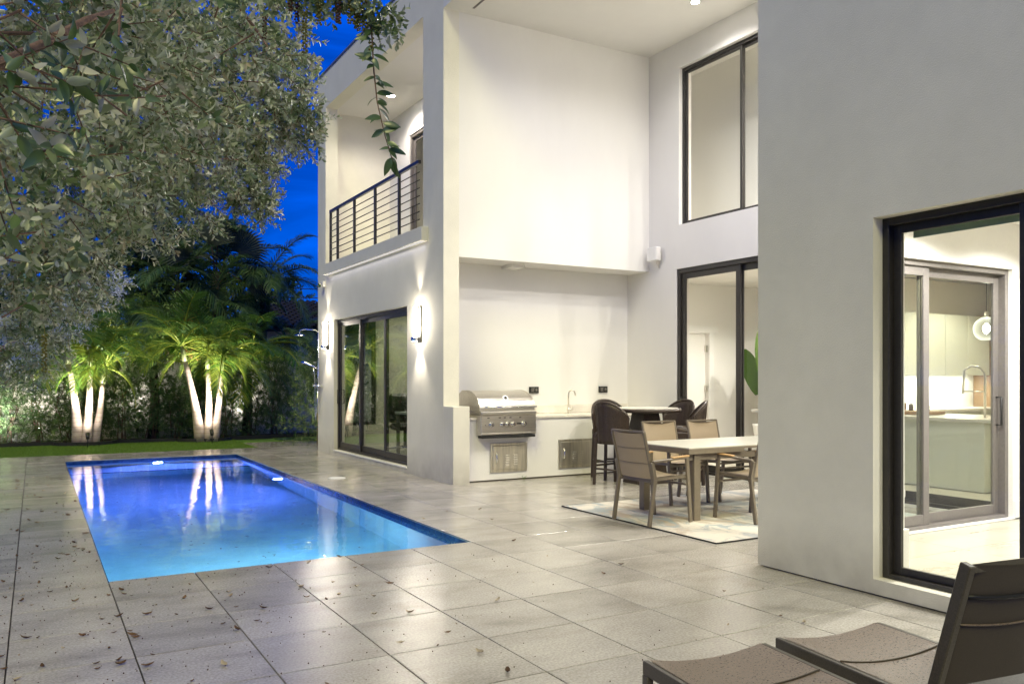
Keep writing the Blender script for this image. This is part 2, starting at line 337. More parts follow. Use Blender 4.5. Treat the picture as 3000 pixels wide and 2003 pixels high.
def rug_mat():
    m = bpy.data.materials.new('rug'); m.use_nodes = True; N, K = nodes(m); b = N['Principled BSDF']; b.inputs['Roughness'].default_value = .95
    g = N.new('ShaderNodeNewGeometry'); mp_ = N.new('ShaderNodeMapping'); mp_.inputs['Rotation'].default_value = (0, 0, .35); mp_.inputs['Scale'].default_value = (1.1, .55, 1); K.new(g.outputs['Position'], mp_.inputs[0])
    def band(loc, sc_, lo, hi):
        n = N.new('ShaderNodeTexNoise'); n.inputs['Scale'].default_value = sc_; n.inputs['Detail'].default_value = 5; n.inputs['Roughness'].default_value = .7; n.inputs['Distortion'].default_value = 1.2
        a = N.new('ShaderNodeVectorMath'); a.inputs[1].default_value = loc; K.new(mp_.outputs[0], a.inputs[0]); K.new(a.outputs[0], n.inputs['Vector'])
        r = N.new('ShaderNodeMapRange'); r.inputs[1].default_value = lo; r.inputs[2].default_value = hi; K.new(n.outputs[0], r.inputs[0]); return r.outputs[0]
    def mixc(fac, a, bcol):
        x = N.new('ShaderNodeMix'); x.data_type = 'RGBA'; K.new(fac, x.inputs[0])
        if isinstance(a, tuple): x.inputs[6].default_value = (*a, 1)
        else: K.new(a, x.inputs[6])
        x.inputs[7].default_value = (*bcol, 1); return x.outputs[2]
    c = mixc(band((0, 0, 0), 1.7, .5, .56), (.58, .54, .47), (.38, .39, .385))
    c = mixc(band((5, 3, 0), 1.5, .54, .6), c, (.44, .37, .30))
    c = mixc(band((9, 1, 4), 2.3, .58, .63), c, (.33, .36, .37))
    K.new(c, b.inputs['Base Color'])
    bn = N.new('ShaderNodeTexNoise'); bn.inputs['Scale'].default_value = 160; K.new(g.outputs['Position'], bn.inputs['Vector'])
    bp = N.new('ShaderNodeBump'); bp.inputs['Strength'].default_value = .6; bp.inputs['Distance'].default_value = .005; K.new(bn.outputs[0], bp.inputs['Height']); K.new(bp.outputs[0], b.inputs['Normal'])
    return m
M['rug'] = rug_mat()

def mosaic_mat():
    m = bpy.data.materials.new('mosaic'); m.use_nodes = True; N, K = nodes(m); b = N['Principled BSDF']; b.inputs['Roughness'].default_value = .15
    g = N.new('ShaderNodeNewGeometry'); v = N.new('ShaderNodeTexVoronoi'); v.inputs['Scale'].default_value = 36; v.distance = 'CHEBYCHEV'; v.inputs['Randomness'].default_value = 0; K.new(g.outputs['Position'], v.inputs['Vector'])
    r = N.new('ShaderNodeValToRGB'); K.new(v.outputs['Color'], r.inputs[0]); el = r.color_ramp.elements
    el[0].color = (.006, .016, .11, 1); el[1].color = (.025, .08, .28, 1); K.new(r.outputs[0], b.inputs['Base Color']); return m
M['mosaic'] = mosaic_mat()
M['plaster'] = mat('pool_plaster', (.50, .80, .90), .7, nscale=2.5, big=1, namt=.2, bump=.2, bscale=30)  # strong mottling in the colour stands in for caustic light under the ripples
def water_mat():
    m = bpy.data.materials.new('water'); m.use_nodes = True; N, K = nodes(m); b = N['Principled BSDF']
    b.inputs['Transmission Weight'].default_value = 1; b.inputs['IOR'].default_value = 1.33; b.inputs['Roughness'].default_value = .0
    b.inputs['Base Color'].default_value = (.86, .95, 1, 1)
    g = N.new('ShaderNodeNewGeometry'); n = N.new('ShaderNodeTexNoise'); n.inputs['Scale'].default_value = 2.6; n.inputs['Detail'].default_value = 3; K.new(g.outputs['Position'], n.inputs['Vector'])
    bp = N.new('ShaderNodeBump'); bp.inputs['Strength'].default_value = .16; bp.inputs['Distance'].default_value = .03; K.new(n.outputs[0], bp.inputs['Height']); K.new(bp.outputs[0], b.inputs['Normal']); return m
M['water'] = water_mat()

def sp_unused(): pass
def spot(name, loc, to, power, cone=120, blend=.6, r=.04, col=(1, .90, .78)):
    d = bpy.data.lights.new(name, 'SPOT'); d.energy = power; d.spot_size = R(cone); d.spot_blend = blend; d.shadow_soft_size = r; d.color = col
    o = bpy.data.objects.new(name, d); C.objects.link(o); o.location = loc
    o.rotation_euler = (Vector(to) - Vector(loc)).to_track_quat('-Z', 'Y').to_euler(); return o
def area(name, loc, to, power, sx, sy, col=(1, .92, .8), spread=180):
    d = bpy.data.lights.new(name, 'AREA'); d.shape = 'RECTANGLE'; d.size = sx; d.size_y = sy; d.energy = power; d.color = col; d.spread = R(spread)
    o = bpy.data.objects.new(name, d); C.objects.link(o); o.location = loc
    o.rotation_euler = (Vector(to) - Vector(loc)).to_track_quat('-Z', 'Y').to_euler(); return o
# ================================================================== GROUND AND POOL
PX0, PX1, PY0, PY1 = .455, 3.3575, 6.59, 16.51
g = MB()
for a in ((-150, .3, -150, 200), (3.5, 150, -150, 200), (.3, 3.5, -150, 6.4), (.3, 3.5, 16.7, 200)): g.add([(a[0], a[2], -.1), (a[1], a[2], -.1), (a[1], a[3], -.1), (a[0], a[3], -.1)], [(0, 1, 2, 3)])
tag(g.build('ground', M['soil']), kind='structure')
s = MB()
for a in ((-.706, PX0-.012, -4, 17.75), (PX1+.012, 8.55, -4, 17.75), (PX0-.012, PX1+.012, -4, PY0-.012), (PX0-.012, PX1+.012, PY1+.012, 17.75), (4.05, 5.6, 17.75, 19.2)):
    s.box(*a, -.104, -.0125)
deck = tag(s.build('pool_deck', M['grout']), kind='structure')
def cell_box(mb, x0, x1, y0, y1):
    return mb.box(x0+.0035, x1-.0035, y0+.0035, y1-.0035, -.0125, 0, .0022)
cells = []
GX, GY = .5805, .62
for i in range(-2, 15):
    for j in range(-18, 17):
        x0 = .455 + i*GX; y0 = 6.59 - (j+1)*GY if j >= 0 else 6.59 + (-j-1)*GY
        x1, y1 = x0+GX, y0+GY
        if x1 > PX0+.01 and x0 < PX1-.01 and y1 > PY0+.01 and y0 < PY1-.01:
            continue
        if x0 > 8.5: continue
        if y0 >= 17.7: continue
        y1 = min(y1, 17.75)
        x1 = min(x1, 8.55)
        cells.append((x0, x1, y0, y1))
for i in range(6, 9):
    for j in range(3): cells.append((.57+i*GX, min(.57+(i+1)*GX, 5.6), 17.75+j*.48, 17.75+(j+1)*.48))
def vis(c):
    X = (c[0]+c[1])/2; Y = (c[2]+c[3])/2; a = R(29.81)
    d = X*math.sin(a)+Y*math.cos(a); l = X*math.cos(a)-Y*math.sin(a)
    if d < .8: return 1e9
    px = 1500+2440*l/d; py = 1107+2440*1.45/d
    if not(-250 < px < 3250 and py < 2350): return 1e8+d
    if X > 4.9 and Y < 4.6: return 1e7+d
    if X > 4.9 and Y > 10.4: return 1e7+d
    return d
cells.sort(key=vis)
proto = cell_box(MB(), -GX/2, GX/2, -GY/2, GY/2).build('tile', M['tile'])
C.objects.unlink(proto); me_t = proto.data; bpy.data.objects.remove(proto)
cut = MB()
n_t = 0
for c in cells:
    full = abs(c[1]-c[0]-GX) < .002 and abs(c[3]-c[2]-GY) < .002
    if n_t < 296 and vis(c) < 1e6:
        n_t += 1
        if full: obj('tile', me_t, deck, ((c[0]+c[1])/2, (c[2]+c[3])/2, rnd.uniform(-.0006, .0006)), (rnd.uniform(-.0012, .0012), rnd.uniform(-.0012, .0012), 0))
        else: cell_box(MB(), *c).build('tile', M['tile'], deck)
    else: cell_box(cut, *c)
tag(cut.build('tile_field', M['tile'], deck), kind='stuff')

# pool shell
p = MB(); D_ = -1.35
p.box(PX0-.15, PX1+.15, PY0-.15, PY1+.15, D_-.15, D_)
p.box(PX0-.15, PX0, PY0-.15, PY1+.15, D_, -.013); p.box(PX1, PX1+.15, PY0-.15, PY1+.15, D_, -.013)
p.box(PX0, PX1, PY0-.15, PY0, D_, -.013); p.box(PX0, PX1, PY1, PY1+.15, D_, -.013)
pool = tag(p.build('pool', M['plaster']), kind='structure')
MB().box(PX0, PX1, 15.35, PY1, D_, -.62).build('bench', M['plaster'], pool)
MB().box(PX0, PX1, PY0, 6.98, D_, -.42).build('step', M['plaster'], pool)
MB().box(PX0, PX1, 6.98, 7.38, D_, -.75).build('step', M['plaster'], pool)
t = MB()
for y in (6.645, 6.70, 6.755):
    x = PX0+.01
    while x < PX1-.06: t.box(x, x+.045, y, y+.02, -.42, -.414); x += .056
t.build('nosing_tiles', M['mosaic'], pool)['kind'] = 'stuff'
t = MB(); hh = -.26
t.box(PX0+.0005, PX0+.006, PY0, PY1, hh, -.013); t.box(PX1-.006, PX1-.0005, PY0, PY1, hh, -.013)
t.box(PX0+.006, PX1-.006, PY0, PY0+.006, hh, -.013); t.box(PX0+.006, PX1-.006, PY1-.006, PY1, hh, -.013)
t.box(PX0, PX1, 15.344, 15.3495, -.70, -.62)
t.build('waterline_tiles', M['mosaic'], pool)
for c, ax, r_ in (((1.95, PY1-.05, -.40), 'y', .045), ((PX1-.045, 12.95, -.42), 'x', .045), ((1.9, PY0+.012, -.8), 'y', .085)):
    f = MB().tube([Vector(c), Vector(c)+(Vector((0, .035, 0)) if ax == 'y' else Vector((.035, 0, 0)))], r_*1.25, 20).build('pool_light', M['chrome'], pool)
    sgn = -1 if c[1] > 10 or ax == 'x' else 1
    d_ = Vector((0, 1, 0)) if ax == 'y' else Vector((1, 0, 0))
    c0 = Vector(c)+d_*(-.006 if sgn < 0 else .036)
    MB().tube([c0, c0+d_*.006], r_, 20).build('lens', M['pool_led'], f)
PB = (.15, .21, 1)
def pt(name, loc, e_, col, r=.08):
    d = bpy.data.lights.new(name, 'POINT'); d.energy = e_; d.color = col; d.shadow_soft_size = r
    o = bpy.data.objects.new(name, d); C.objects.link(o); o.location = loc
spot('pool_lamp', (1.95, PY1-.1, -.42), (1.9, 10, -.9), 500, 165, 1, .08, PB)
spot('pool_lamp', (PX1-.1, 12.95, -.45), (1, 12.4, -.9), 290, 165, 1, .08, PB)
spot('pool_lamp', (1.9, PY0+.5, -.33), (1.7, 12, -1.2), 110, 170, 1, .08, (.42, .80, .95))
wt = MB().add([(PX0+.001, PY0+.001, -.055), (PX1-.001, PY0+.001, -.055), (PX1-.001, PY1-.001, -.055), (PX0+.001, PY1-.001, -.055)], [(0, 1, 2, 3)]).build('water', M['water'])
for q_ in wt.data.polygons:
    if q_.normal.z < 0: wt.data.flip_normals(); break
tag(wt, kind='structure')

# lawn
l = MB(); l.add([(-12, 17.76, -.02), (4.045, 17.76, -.02), (4.15, 19.2, -.02), (4.15, 20.62, -.02), (-12, 20.62, -.02)], [(0, 1, 2, 3, 4)])
l.add([(-12, -6, -.02), (-.712, -6, -.02), (-.712, 17.76, -.02), (-12, 17.76, -.02)], [(0, 1, 2, 3)])
l.add([(4.15, 19.205, -.02), (8, 19.205, -.02), (8, 20.62, -.02), (4.15, 20.62, -.02)], [(0, 1, 2, 3)])
l.add([(5.605, 16.42, -.02), (8, 16.42, -.02), (8, 19.205, -.02), (5.605, 19.205, -.02)], [(0, 1, 2, 3)])
tag(l.build('lawn', M['turf']), kind='structure')
rs = np.random.RandomState(3)
def blades(n, x0, x1, y0, y1, h=.03):
    X = rs.uniform(x0, x1, n); Y = rs.uniform(y0, y1, n); a = rs.uniform(0, 6.28, n); hh = rs.uniform(.6, 1.2, n)*h; wd = .004
    V = np.empty((n, 3, 3)); V[:, 0] = np.c_[X-np.cos(a)*wd, Y-np.sin(a)*wd, np.full(n, -.02)]; V[:, 1] = np.c_[X+np.cos(a)*wd, Y+np.sin(a)*wd, np.full(n, -.02)]
    V[:, 2] = np.c_[X+rs.normal(0, .01, n), Y+rs.normal(0, .01, n), -.02+hh]; return V.reshape(-1, 3), np.repeat(rs.uniform(0, 1, n), 3)
A = [blades(52000, -1.2, 4.1, 17.77, 20.55), blades(5000, -1.4, -.72, 13.5, 17.77), blades(3500, 5.0, 6.6, 19.2, 20.5)]
V = np.concatenate([a[0] for a in A]); T = np.concatenate([a[1] for a in A])
M['grass'] = foliage('grass', [(.08, .17, .015), (.14, .26, .03), (.22, .31, .06)], .2)
gm = npmesh('grass', V, np.arange(len(V)).reshape(-1, 3), M['grass'], T, False)
tag(obj('grass', gm), 'short green artificial grass blades on the lawn strip behind the pool', 'grass', kind='stuff')
tag(MB().add([(-12, 20.62, -.03), (9, 20.62, -.03), (9, 22.5, -.03), (-12, 22.5, -.03)], [(0, 1, 2, 3)]).build('planting_bed', M['mulch']), kind='structure')
# black edging with bulges round the palms
def edge_path():
    pts = [(-12, 20.62)]
    for cx, cy, r in ((.97, 20.42, .62), (3.43, 20.27, .60)):
        for k in range(11):
            a = math.pi*(1+k/10); y = cy+.2+math.sin(a)*r*.8
            pts.append((cx+math.cos(a)*r, y))
    pts.append((8.9, 20.62)); return pts
m = MB(); pp = edge_path()
for a, b in zip(pp, pp[1:]): m.bar((a[0], a[1], .02), (b[0], b[1], .02), .05, .10)
tag(m.build('garden_edging', M['rubber']), 'black rubber edging strip between the lawn and the planting bed', 'edging')

# ================================================================== HOUSE
house = root('house', (4.9, 10, 0), 'white two storey stucco house with recessed balcony and covered patio', 'house')
def wallgrid(axis, f0, f1, u0, u1, z0, z1, holes, name='wall', m='stucco', parent=house):
    """axis 'x': wall plane X=f0..f1 along Y; axis 'y': Y=f0..f1 along X. holes (u0,u1,z0,z1)"""
    us = sorted({u0, u1, *[h[0] for h in holes], *[h[1] for h in holes]}); zs = sorted({z0, z1, *[h[2] for h in holes], *[h[3] for h in holes]})
    us = [u for u in us if u0 <= u <= u1]; zs = [z for z in zs if z0 <= z <= z1]
    mb = MB()
    for zi in range(len(zs)-1):
        run = None
        for ui in range(len(us)):
            inside = False
            if ui < len(us)-1:
                cu = (us[ui]+us[ui+1])/2; cz = (zs[zi]+zs[zi+1])/2
                inside = not any(h[0] < cu < h[1] and h[2] < cz < h[3] for h in holes)
            if inside and run is None: run = us[ui]
            if not inside and run is not None:
                a, b = run, us[ui]
                if axis == 'x': mb.box(f0, f1, a, b, zs[zi], zs[zi+1])
                else: mb.box(a, b, f0, f1, zs[zi], zs[zi+1])
                run = None
    return mb.build(name, M[m], parent)
# left block
wallgrid('x', 4.92, 5.16, 10.5, 16.4, -.05, 7.4, [(11.8, 15.38, .10, 2.55), (11.2, 15.9, 3.63, 6.72)])
MB().box(4.92, 5.17, 10.19, 10.5, -.05, 1.06, .004).build('pedestal', M['stucco'], house)
wallgrid('y', 16.16, 16.4, 5.16, 8.6, -.05, 7.4, [(5.36, 6.06, .5, 2.6)])
MB().box(5.16, 8.55, 10.5, 11.3, 3.15, 7.4).build('wall', M['stucco_smooth'], house)
MB().box(5.16, 8.55, 11.06, 11.3, -.05, 3.15).build('wall', M['stucco_smooth'], house)
MB().box(6.15, 6.36, 10.72, 11.05, 3.10, 3.149).build('beam', M['stucco_smooth'], house)
MB().box(8.4, 8.6, 11.3, 16.16, -.05, 7.4).build('wall', M['paint'], house)
MB().box(5.16, 8.4, 11.3, 16.16, 3.2, 3.6).build('floor', M['paint'], house)
MB().box(5.16, 8.4, 11.3, 16.16, 6.72, 6.9).build('ceiling', M['stucco_smooth'], house)
MB().box(5.17, 8.39, 11.301, 16.15, 7.1, 7.2).build('roof', M['metal_cap'], house)
wallgrid('x', 6.35, 6.5, 11.3, 16.16, 3.6, 6.72, [(13.0, 15.12, 3.66, 6.18)], m='stucco_smooth')
MB().box(4.90, 5.18, 10.48, 16.43, 7.4, 7.44, .004).box(5.18, 8.6, 16.15, 16.43, 7.4, 7.44, .004).build('parapet_cap', M['metal_cap'], house)
MB().box(4.815, 4.92, 11.02, 15.75, 3.43, 3.63, .004).build('balcony_slab', M['stucco'], house)
MB().box(4.835, 4.90, 11.1, 15.6, 3.422, 3.429).build('led_strip', M['led'], house)
area('slab_wash', (4.875, 13.3, 3.41), (4.86, 13.3, 0), 1.3, 4.4, .03, (1, .95, .88), 130)
# patio
MB().box(4.92, 8.9, 4.65, 10.5, 6.58, 6.9).build('ceiling', M['stucco_smooth'], house)
MB().box(5.27, 5.30, 4.7, 10.3, 6.574, 6.5795).build('ceiling_slot', M['frame_grey'], house)
MB().box(4.92, 5.16, 4.65, 10.5, 6.9, 7.4).build('wall', M['stucco'], house)
wallgrid('x', 8.55, 8.8, 4.65, 11.3, -.05, 6.58, [(4.78, 9.85, .03, 3.12), (5.0, 9.79, 3.79, 6.19)], m='stucco_smooth')
# near block
wallgrid('x', 4.86, 5.10, -6, 4.65, .012, 7.4, [(.9, 3.63, .11, 2.52)])
MB().box(4.90, 5.0, -6, 4.6, -.05, .012).build('plinth', M['frame_grey'], house)
wallgrid('y', 4.45, 4.65, 5.10, 8.8, -.05, 7.4, [(5.95, 7.97, .14, 2.47)], m='stucco_smooth')
MB().box(4.84, 5.12, -6, 4.67, 7.4, 7.44, .004).build('parapet_cap', M['metal_cap'], house)
ff = MB().box(5.10, 8.98, -3, 4.45, -.04, .122).build('floor', M['grout'], house)
m = MB()
for i in range(7):
    for j in range(13): m.box(5.105+i*.555+.002, 5.105+(i+1)*.555-.002, 4.42-(j+1)*.57+.002, 4.42-j*.57-.002, .1225, .13, .001)
m.build('floor_tiles', M['floor_tile'], ff)['kind'] = 'stuff'
MB().box(5.10, 8.98, -3, 4.45, 2.9, 3.0).build('ceiling', M['paint'], house)
MB().box(9.0, 9.2, -3, 4.45, -.05, 3.0).box(5.1, 9.0, -3.2, -3.0, -.05, 3.0).build('wall', M['paint'], house)
MB().box(5.102, 5.16, 3.605, 3.72, .42, 2.55, .003).box(5.102, 5.19, 3.59, 3.74, .131, .42, .003).box(5.102, 8.9, 4.425, 4.449, .131, .14).build('window_casing', M['trim'], house)
MB().box(7.97, 8.9, 4.425, 4.449, .131, .30).box(5.4, 5.94, 4.425, 4.449, .131, .30).build('baseboard', M['trim'], house)
# great room + kitchen shell
MB().box(8.8, 16, 4.65, 13, -.05, .04).build('floor', M['wood_floor'], house)
MB().box(8.8, 16, 4.65, 13, 3.2, 3.35).build('ceiling', M['paint'], house)
MB().box(8.8, 16.2, 4.45, 4.65, -.05, 3.2).box(16, 16.2, 4.65, 13, -.05, 3.2).box(8.8, 16.2, 13, 13.2, -.05, 3.2).build('wall', M['paint'], house)
wallgrid('y', 11.8, 11.95, 8.8, 12.2, .04, 3.2, [(10.5, 11.06, .04, 2.3)], m='paint')
MB().box(12.2, 12.35, 11.8, 13, .04, 3.2).build('wall', M['paint'], house)
d = MB().box(10.44, 10.53, 11.76, 11.80, .04, 2.3).box(11.03, 11.14, 11.76, 11.80, .04, 2.3).box(10.38, 11.24, 11.76, 11.80, 2.3, 2.42).build('interior_door', M['trim'], house)
MB().box(10.53, 10.99, 11.84, 11.88, .05, 2.29, .003).build('door_leaf', M['paint'], d)
for z in (.5, 1.25, 2.0): MB().box(10.97, 11.04, 11.80, 11.838, z-.06, z+.06).build('hinge', M['steel'], d)
# upper gallery behind the patio window
MB().box(9.7, 9.9, 4.65, 11.3, 3.35, 6.58).box(8.8, 9.7, 11.0, 11.2, 3.35, 6.58).box(8.8, 10.6, 4.45, 4.65, 3.35, 6.58).build('wall', M['paint'], house)
MB().box(8.8, 10.8, 4.65, 11.2, 6.58, 6.7).build('ceiling', M['paint'], house)
# room in the left block
MB().box(5.16, 8.4, 11.3, 16.16, -.05, .11).build('floor', M['wood_floor'], house)
MB().box(5.17, 8.4, 16.13, 16.159, .111, .26).build('baseboard', M['trim'], house)

# glazed units -------------------------------------------------------------
def glazed(name, axis, pos, u0, u1, z0, z1, splits, fw=.06, depth=.08, frame='frame', pane='glass', parent=house, sash=.05, bottom=None, handle=None, stagger=.035, label=None):
    """outer frame + one sash (stiles, rails, pane) per split interval"""
    def bx(mb, a, b, c, d_, y0, y1, ch=.003):
        if axis == 'x': return mb.box(y0, y1, a, b, c, d_, ch)
        return mb.box(a, b, y0, y1, c, d_, ch)
    f = MB(); bot = bottom or fw
    bx(f, u0, u0+fw, z0, z1, pos, pos+depth); bx(f, u1-fw, u1, z0, z1, pos, pos+depth); bx(f, u0+fw, u1-fw, z1-fw, z1, pos, pos+depth); bx(f, u0+fw, u1-fw, z0, z0+fw*.6, pos, pos+depth)
    fo = f.build(name, M[frame], parent, label=label)
    ed = [u0+fw] + list(splits) + [u1-fw]
    for i in range(len(ed)-1):
        a, b = ed[i]-.5*sash*(i > 0), ed[i+1]+.5*sash*(i < len(ed)-2)
        o_ = pos+depth*.2+stagger*(i % 2); zz0, zz1 = z0+fw*.6, z1-fw; s_ = MB(); th = .03
        bx(s_, a, a+sash, zz0, zz1, o_, o_+th); bx(s_, b-sash, b, zz0, zz1, o_, o_+th); bx(s_, a+sash, b-sash, zz1-sash, zz1, o_, o_+th); bx(s_, a+sash, b-sash, zz0, zz0+(bot), o_, o_+th)
        so_ = s_.build('sash', M[frame], fo)
        g_ = MB(); bx(g_, a+sash-.005, b-sash+.005, zz0+bot-.005, zz1-sash+.005, o_+.012, o_+.016, 0); g_.build('pane', M[pane], fo)
        if handle and i in handle:
            hu = a+sash*.5 if handle[i] < 0 else b-sash*.5; sg = -1
            q = MB(); P_ = lambda u, z, o: ((o, u, z) if axis == 'x' else (u, o, z))
            zc = z0+1.0
            q.tube([P_(hu, zc-.13, o_), P_(hu, zc-.13, o_-.05), P_(hu, zc+.13, o_-.05), P_(hu, zc+.13, o_)], .009, 6); q.build('handle', M['black'], fo)
    return fo
glazed('sliding_door', 'x', 4.99, 11.8, 15.38, .10, 2.55, (12.98, 14.2), .06, .11, bottom=.11, handle={2: 1}, sash=.07, pane='glass_dark')
MB().box(4.90, 4.99, 11.8, 15.38, .075, .0995, .003).build('door_sill', M['stucco_smooth'], house)
glazed('sliding_door', 'x', 8.57, 4.78, 9.85, .03, 3.12, (6.4, 8.6), .07, .14, bottom=.1, handle={2: 1}, sash=.09, stagger=.05)
glazed('window', 'x', 8.62, 5.0, 9.79, 3.79, 6.19, (7.0, 8.58), .05, .08, sash=.045, bottom=.03)
glazed('window', 'x', 4.955, .9, 3.63, .11, 2.52, (2.71,), .05, .07, sash=.055, bottom=.05)
glazed('sliding_door', 'y', 4.49, 5.95, 7.97, .14, 2.47, (6.76,), .05, .12, frame='frame_grey', pane='glass_tint', sash=.08, bottom=.09, handle={1: 1}, stagger=.04)
glazed('sliding_door', 'x', 6.37, 13.0, 15.12, 3.66, 6.18, (14.1,), .06, .1, frame='frame_grey', sash=.07, bottom=.1, handle={1: 1})
glazed('window', 'y', 16.2, 5.36, 6.06, .5, 2.6, (), .05, .08, sash=.03, bottom=.03)

# roller blind in the near window, cord
bl = root('roller_blind', (5.06, 2.2, 2.3), 'pale green roller blind rolled up at the top of the big near window', 'blind')
MB().tube([(5.085, .98, 2.478), (5.085, 3.56, 2.478)], .03, 12).build('roll', M['shade_green'], bl)
MB().box(5.10, 5.104, .98, 3.50, 2.385, 2.435).build('fabric', M['shade_green'], bl)
cp = [(5.17, 3.630, 2.4), (5.17, 3.632, 1.2), (5.17, 3.628, .70), (5.17, 3.622, .67), (5.17, 3.616, .7), (5.17, 3.62, 2.4)]
MB().tube(cp, .0016, 5).build('cord', M['trim'], bl); MB().lathe([(.001, .62), (.012, .64), (.012, .68), (.001, .70)], 5.17, 3.622, 10).build('cord_weight', M['trim'], bl)

# balcony railing
rail = MB().bar((4.865, 11.2, 4.60), (4.865, 15.42, 4.60), .045, .05).bar((4.865, 15.42, 4.60), (5.0, 15.80, 4.60), .045, .05).build('railing', M['frame'], house)
for y in (11.98, 13.02, 14.05, 14.98, 15.40): MB().box(4.845, 4.885, y-.022, y+.022, 3.63, 4.58, .003).build('post', M['frame'], rail)
for k in range(7):
    z = 3.76+k*.115; MB().tube([(4.865, 11.2, z), (4.865, 15.42, z), (4.985, 15.80, z)], .008, 6).build('bar', M['frame'], rail)

# downlights -----------------------------------------------------------------
def downlight(x, y, z, power, parent=house, cone=150, r=.04, hot='lamp_hot', rad=.055, col=(1, .90, .77)):
    f = MB().lathe([(rad, z-.006), (rad*1.35, z-.006), (rad*1.35, z-.0005), (rad, z-.0005)], x, y, 24).build('downlight', M['trim'], parent)
    MB().disc((x, y, z-.008), rad*.95, 'z', 20, .003).build('lens', M[hot], f)
    spot('downlight_lamp', (x, y, z-.03), (x, y, 0), power, cone, .5, r, col)
for x, y in ((6.05, 6.98), (7.8, 6.98), (6.05, 8.62), (7.82, 8.62), (6.05, 5.35), (7.8, 5.35)): downlight(x, y, 6.579, 88 if y < 6 else (36 if y > 8 else 66), cone=150, r=.03, col=(1, .96, .93))
downlight(5.77, 14.62, 6.719, 62, rad=.075); downlight(5.77, 12.4, 6.719, 62, rad=.075)
for x, y in ((9.8, 9.9), (9.9, 7.6), (11.3, 9.6), (11.5, 6.6), (13.3, 7.6), (11.4, 12.3)): downlight(x, y, 3.199, 105, col=(1, .94, .86))
for y in (5.2, 6.2): downlight(9.25, y, 6.579, 260, col=(1, .93, .84))
for x, y in ((6.3, 12.6), (6.9, 14.9)): downlight(x, y, 3.199, 55)
for x, y in ((6.3, 3.75), (7.6, 3.6), (6.4, 1.2)): downlight(x, y, 2.899, 150, col=(1, .97, .93))

# ================================================================== NEIGHBOURHOOD
fw_ = root('garden_wall', (-2, 22.6, 0), 'white rendered garden wall behind the hedge', 'wall')
MB().box(-12, 9, 22.5, 22.7, -.1, 1.84).build('wall', M['stucco'], fw_); MB().box(-12, 9, 22.46, 22.74, 1.84, 1.90, .01).build('coping', M['stucco'], fw_)
nh = root('neighbour_house', (9, 30, 0), 'dark tiled roof and pale wall of the house beyond the garden wall', 'house')
MB().box(6, 17, 28.2, 36, -.1, 3.12).build('wall', M['stucco'], nh)
ry0, ry1, rz0, rz1 = 27.6, 32, 3.1, 4.35
MB().add([(5.4, ry0, rz0), (17.5, ry0, rz0), (17.5, ry1, rz1), (8.2, ry1, rz1), (5.4, 36, rz0), (5.4, ry0, rz0-.12), (17.5, ry0, rz0-.12), (5.4, 36, rz0-.12)], [(0, 1, 2, 3), (0, 3, 4), (0, 5, 6, 1), (0, 4, 7, 5)]).build('roof', M['roof_tile'], nh)
t = MB()
for k in range(16):
    f_ = k/16; y = ry0+(ry1-ry0)*f_; z = rz0+(rz1-rz0)*f_; x = 5.4+2.8*f_
    while x < 13: t.tube([(x+.12, y-.03, z+.03), (x+.12, y+.29, z+.14)], [.10, .08], 6, False); x += .26
t.build('roof_tiles', M['roof_tile'], nh)['kind'] = 'stuff'
for z0, z1 in ((5.0, 5.2), (4.62, 4.85)):
    pts = [(x, 34, z0+(z1-z0)*(x+4)/24+.0025*(x-8)**2) for x in range(-4, 21, 2)]
    o = MB().tube(pts, .018, 5).build('power_line', M['cable']); tag(o, ('upper' if z0 == 5.0 else 'lower')+' thin black power line crossing the sky beyond the palms', 'power line')
# ================================================================== WALL LAMPS, SHOWER, SPEAKER
def sconce(y, z0, label, power=26):
    t = root('wall_lamp', (4.92, y, z0), label, 'wall lamp', 'cylindrical wall lamps on the pool facade')
    MB().box(4.895, 4.918, y-.055, y+.055, z0-.02, z0+.52, .003).build('back_plate', M['frame'], t)
    MB().lathe([(.028, z0+.06), (.028, z0+.50)], 4.84, y, 20).build('glass_tube', M['lamp_warm'], t)
    m = MB().lathe([(.046, z0), (.055, z0+.008), (.055, z0+.055), (.046, z0+.062), (.038, z0+.062), (.038, z0)], 4.83, y, 20)
    m.box(4.84, 4.9, y-.01, y+.01, z0+.02, z0+.04); m.build('collar', M['chrome'], t)
    MB().disc((4.83, y, z0-.002), .034, 'z', 16, .002).build('lens', M['lamp_hot'], t)
    spot('sconce_up', (4.80, y, z0+.53), (4.90, y, 7), power*.7, 56, .8, .03, (1, .90, .76))
    spot('sconce_down', (4.80, y, z0-.02), (4.90, y, -2), power*.8, 84, .8, .03, (1, .90, .76))
sconce(11.30, 1.99, 'tall lit cylinder wall lamp between the sliding door and the patio corner')
sconce(15.72, 2.02, 'tall lit cylinder wall lamp beside the outdoor shower at the far corner')
sh = root('outdoor_shower', (4.9, 16.25, 1.3), 'chrome outdoor shower with round rain head and hand shower on the far house corner', 'shower')
MB().tube([(4.88, 16.25, .95), (4.88, 16.25, 2.36), (4.83, 16.3, 2.40), (4.66, 16.42, 2.42), (4.58, 16.47, 2.40), (4.57, 16.48, 2.33)], .011, 8).build('riser_pipe', M['chrome'], sh)
MB().lathe([(.02, 2.33), (.105, 2.30), (.105, 2.285), (.0, 2.283)], 4.57, 16.48, 24).build('rain_head', M['chrome'], sh)
MB().tube([(4.88, 16.25, 1.62), (4.80, 16.30, 1.68), (4.66, 16.40, 1.76), (4.6, 16.44, 1.75)], [.012, .012, .03, .035], 8).build('hand_shower', M['chrome'], sh)
MB().tube([(4.87, 16.05, 1.3), (4.87, 16.38, 1.3)], .022, 8).build('mixer', M['chrome'], sh)
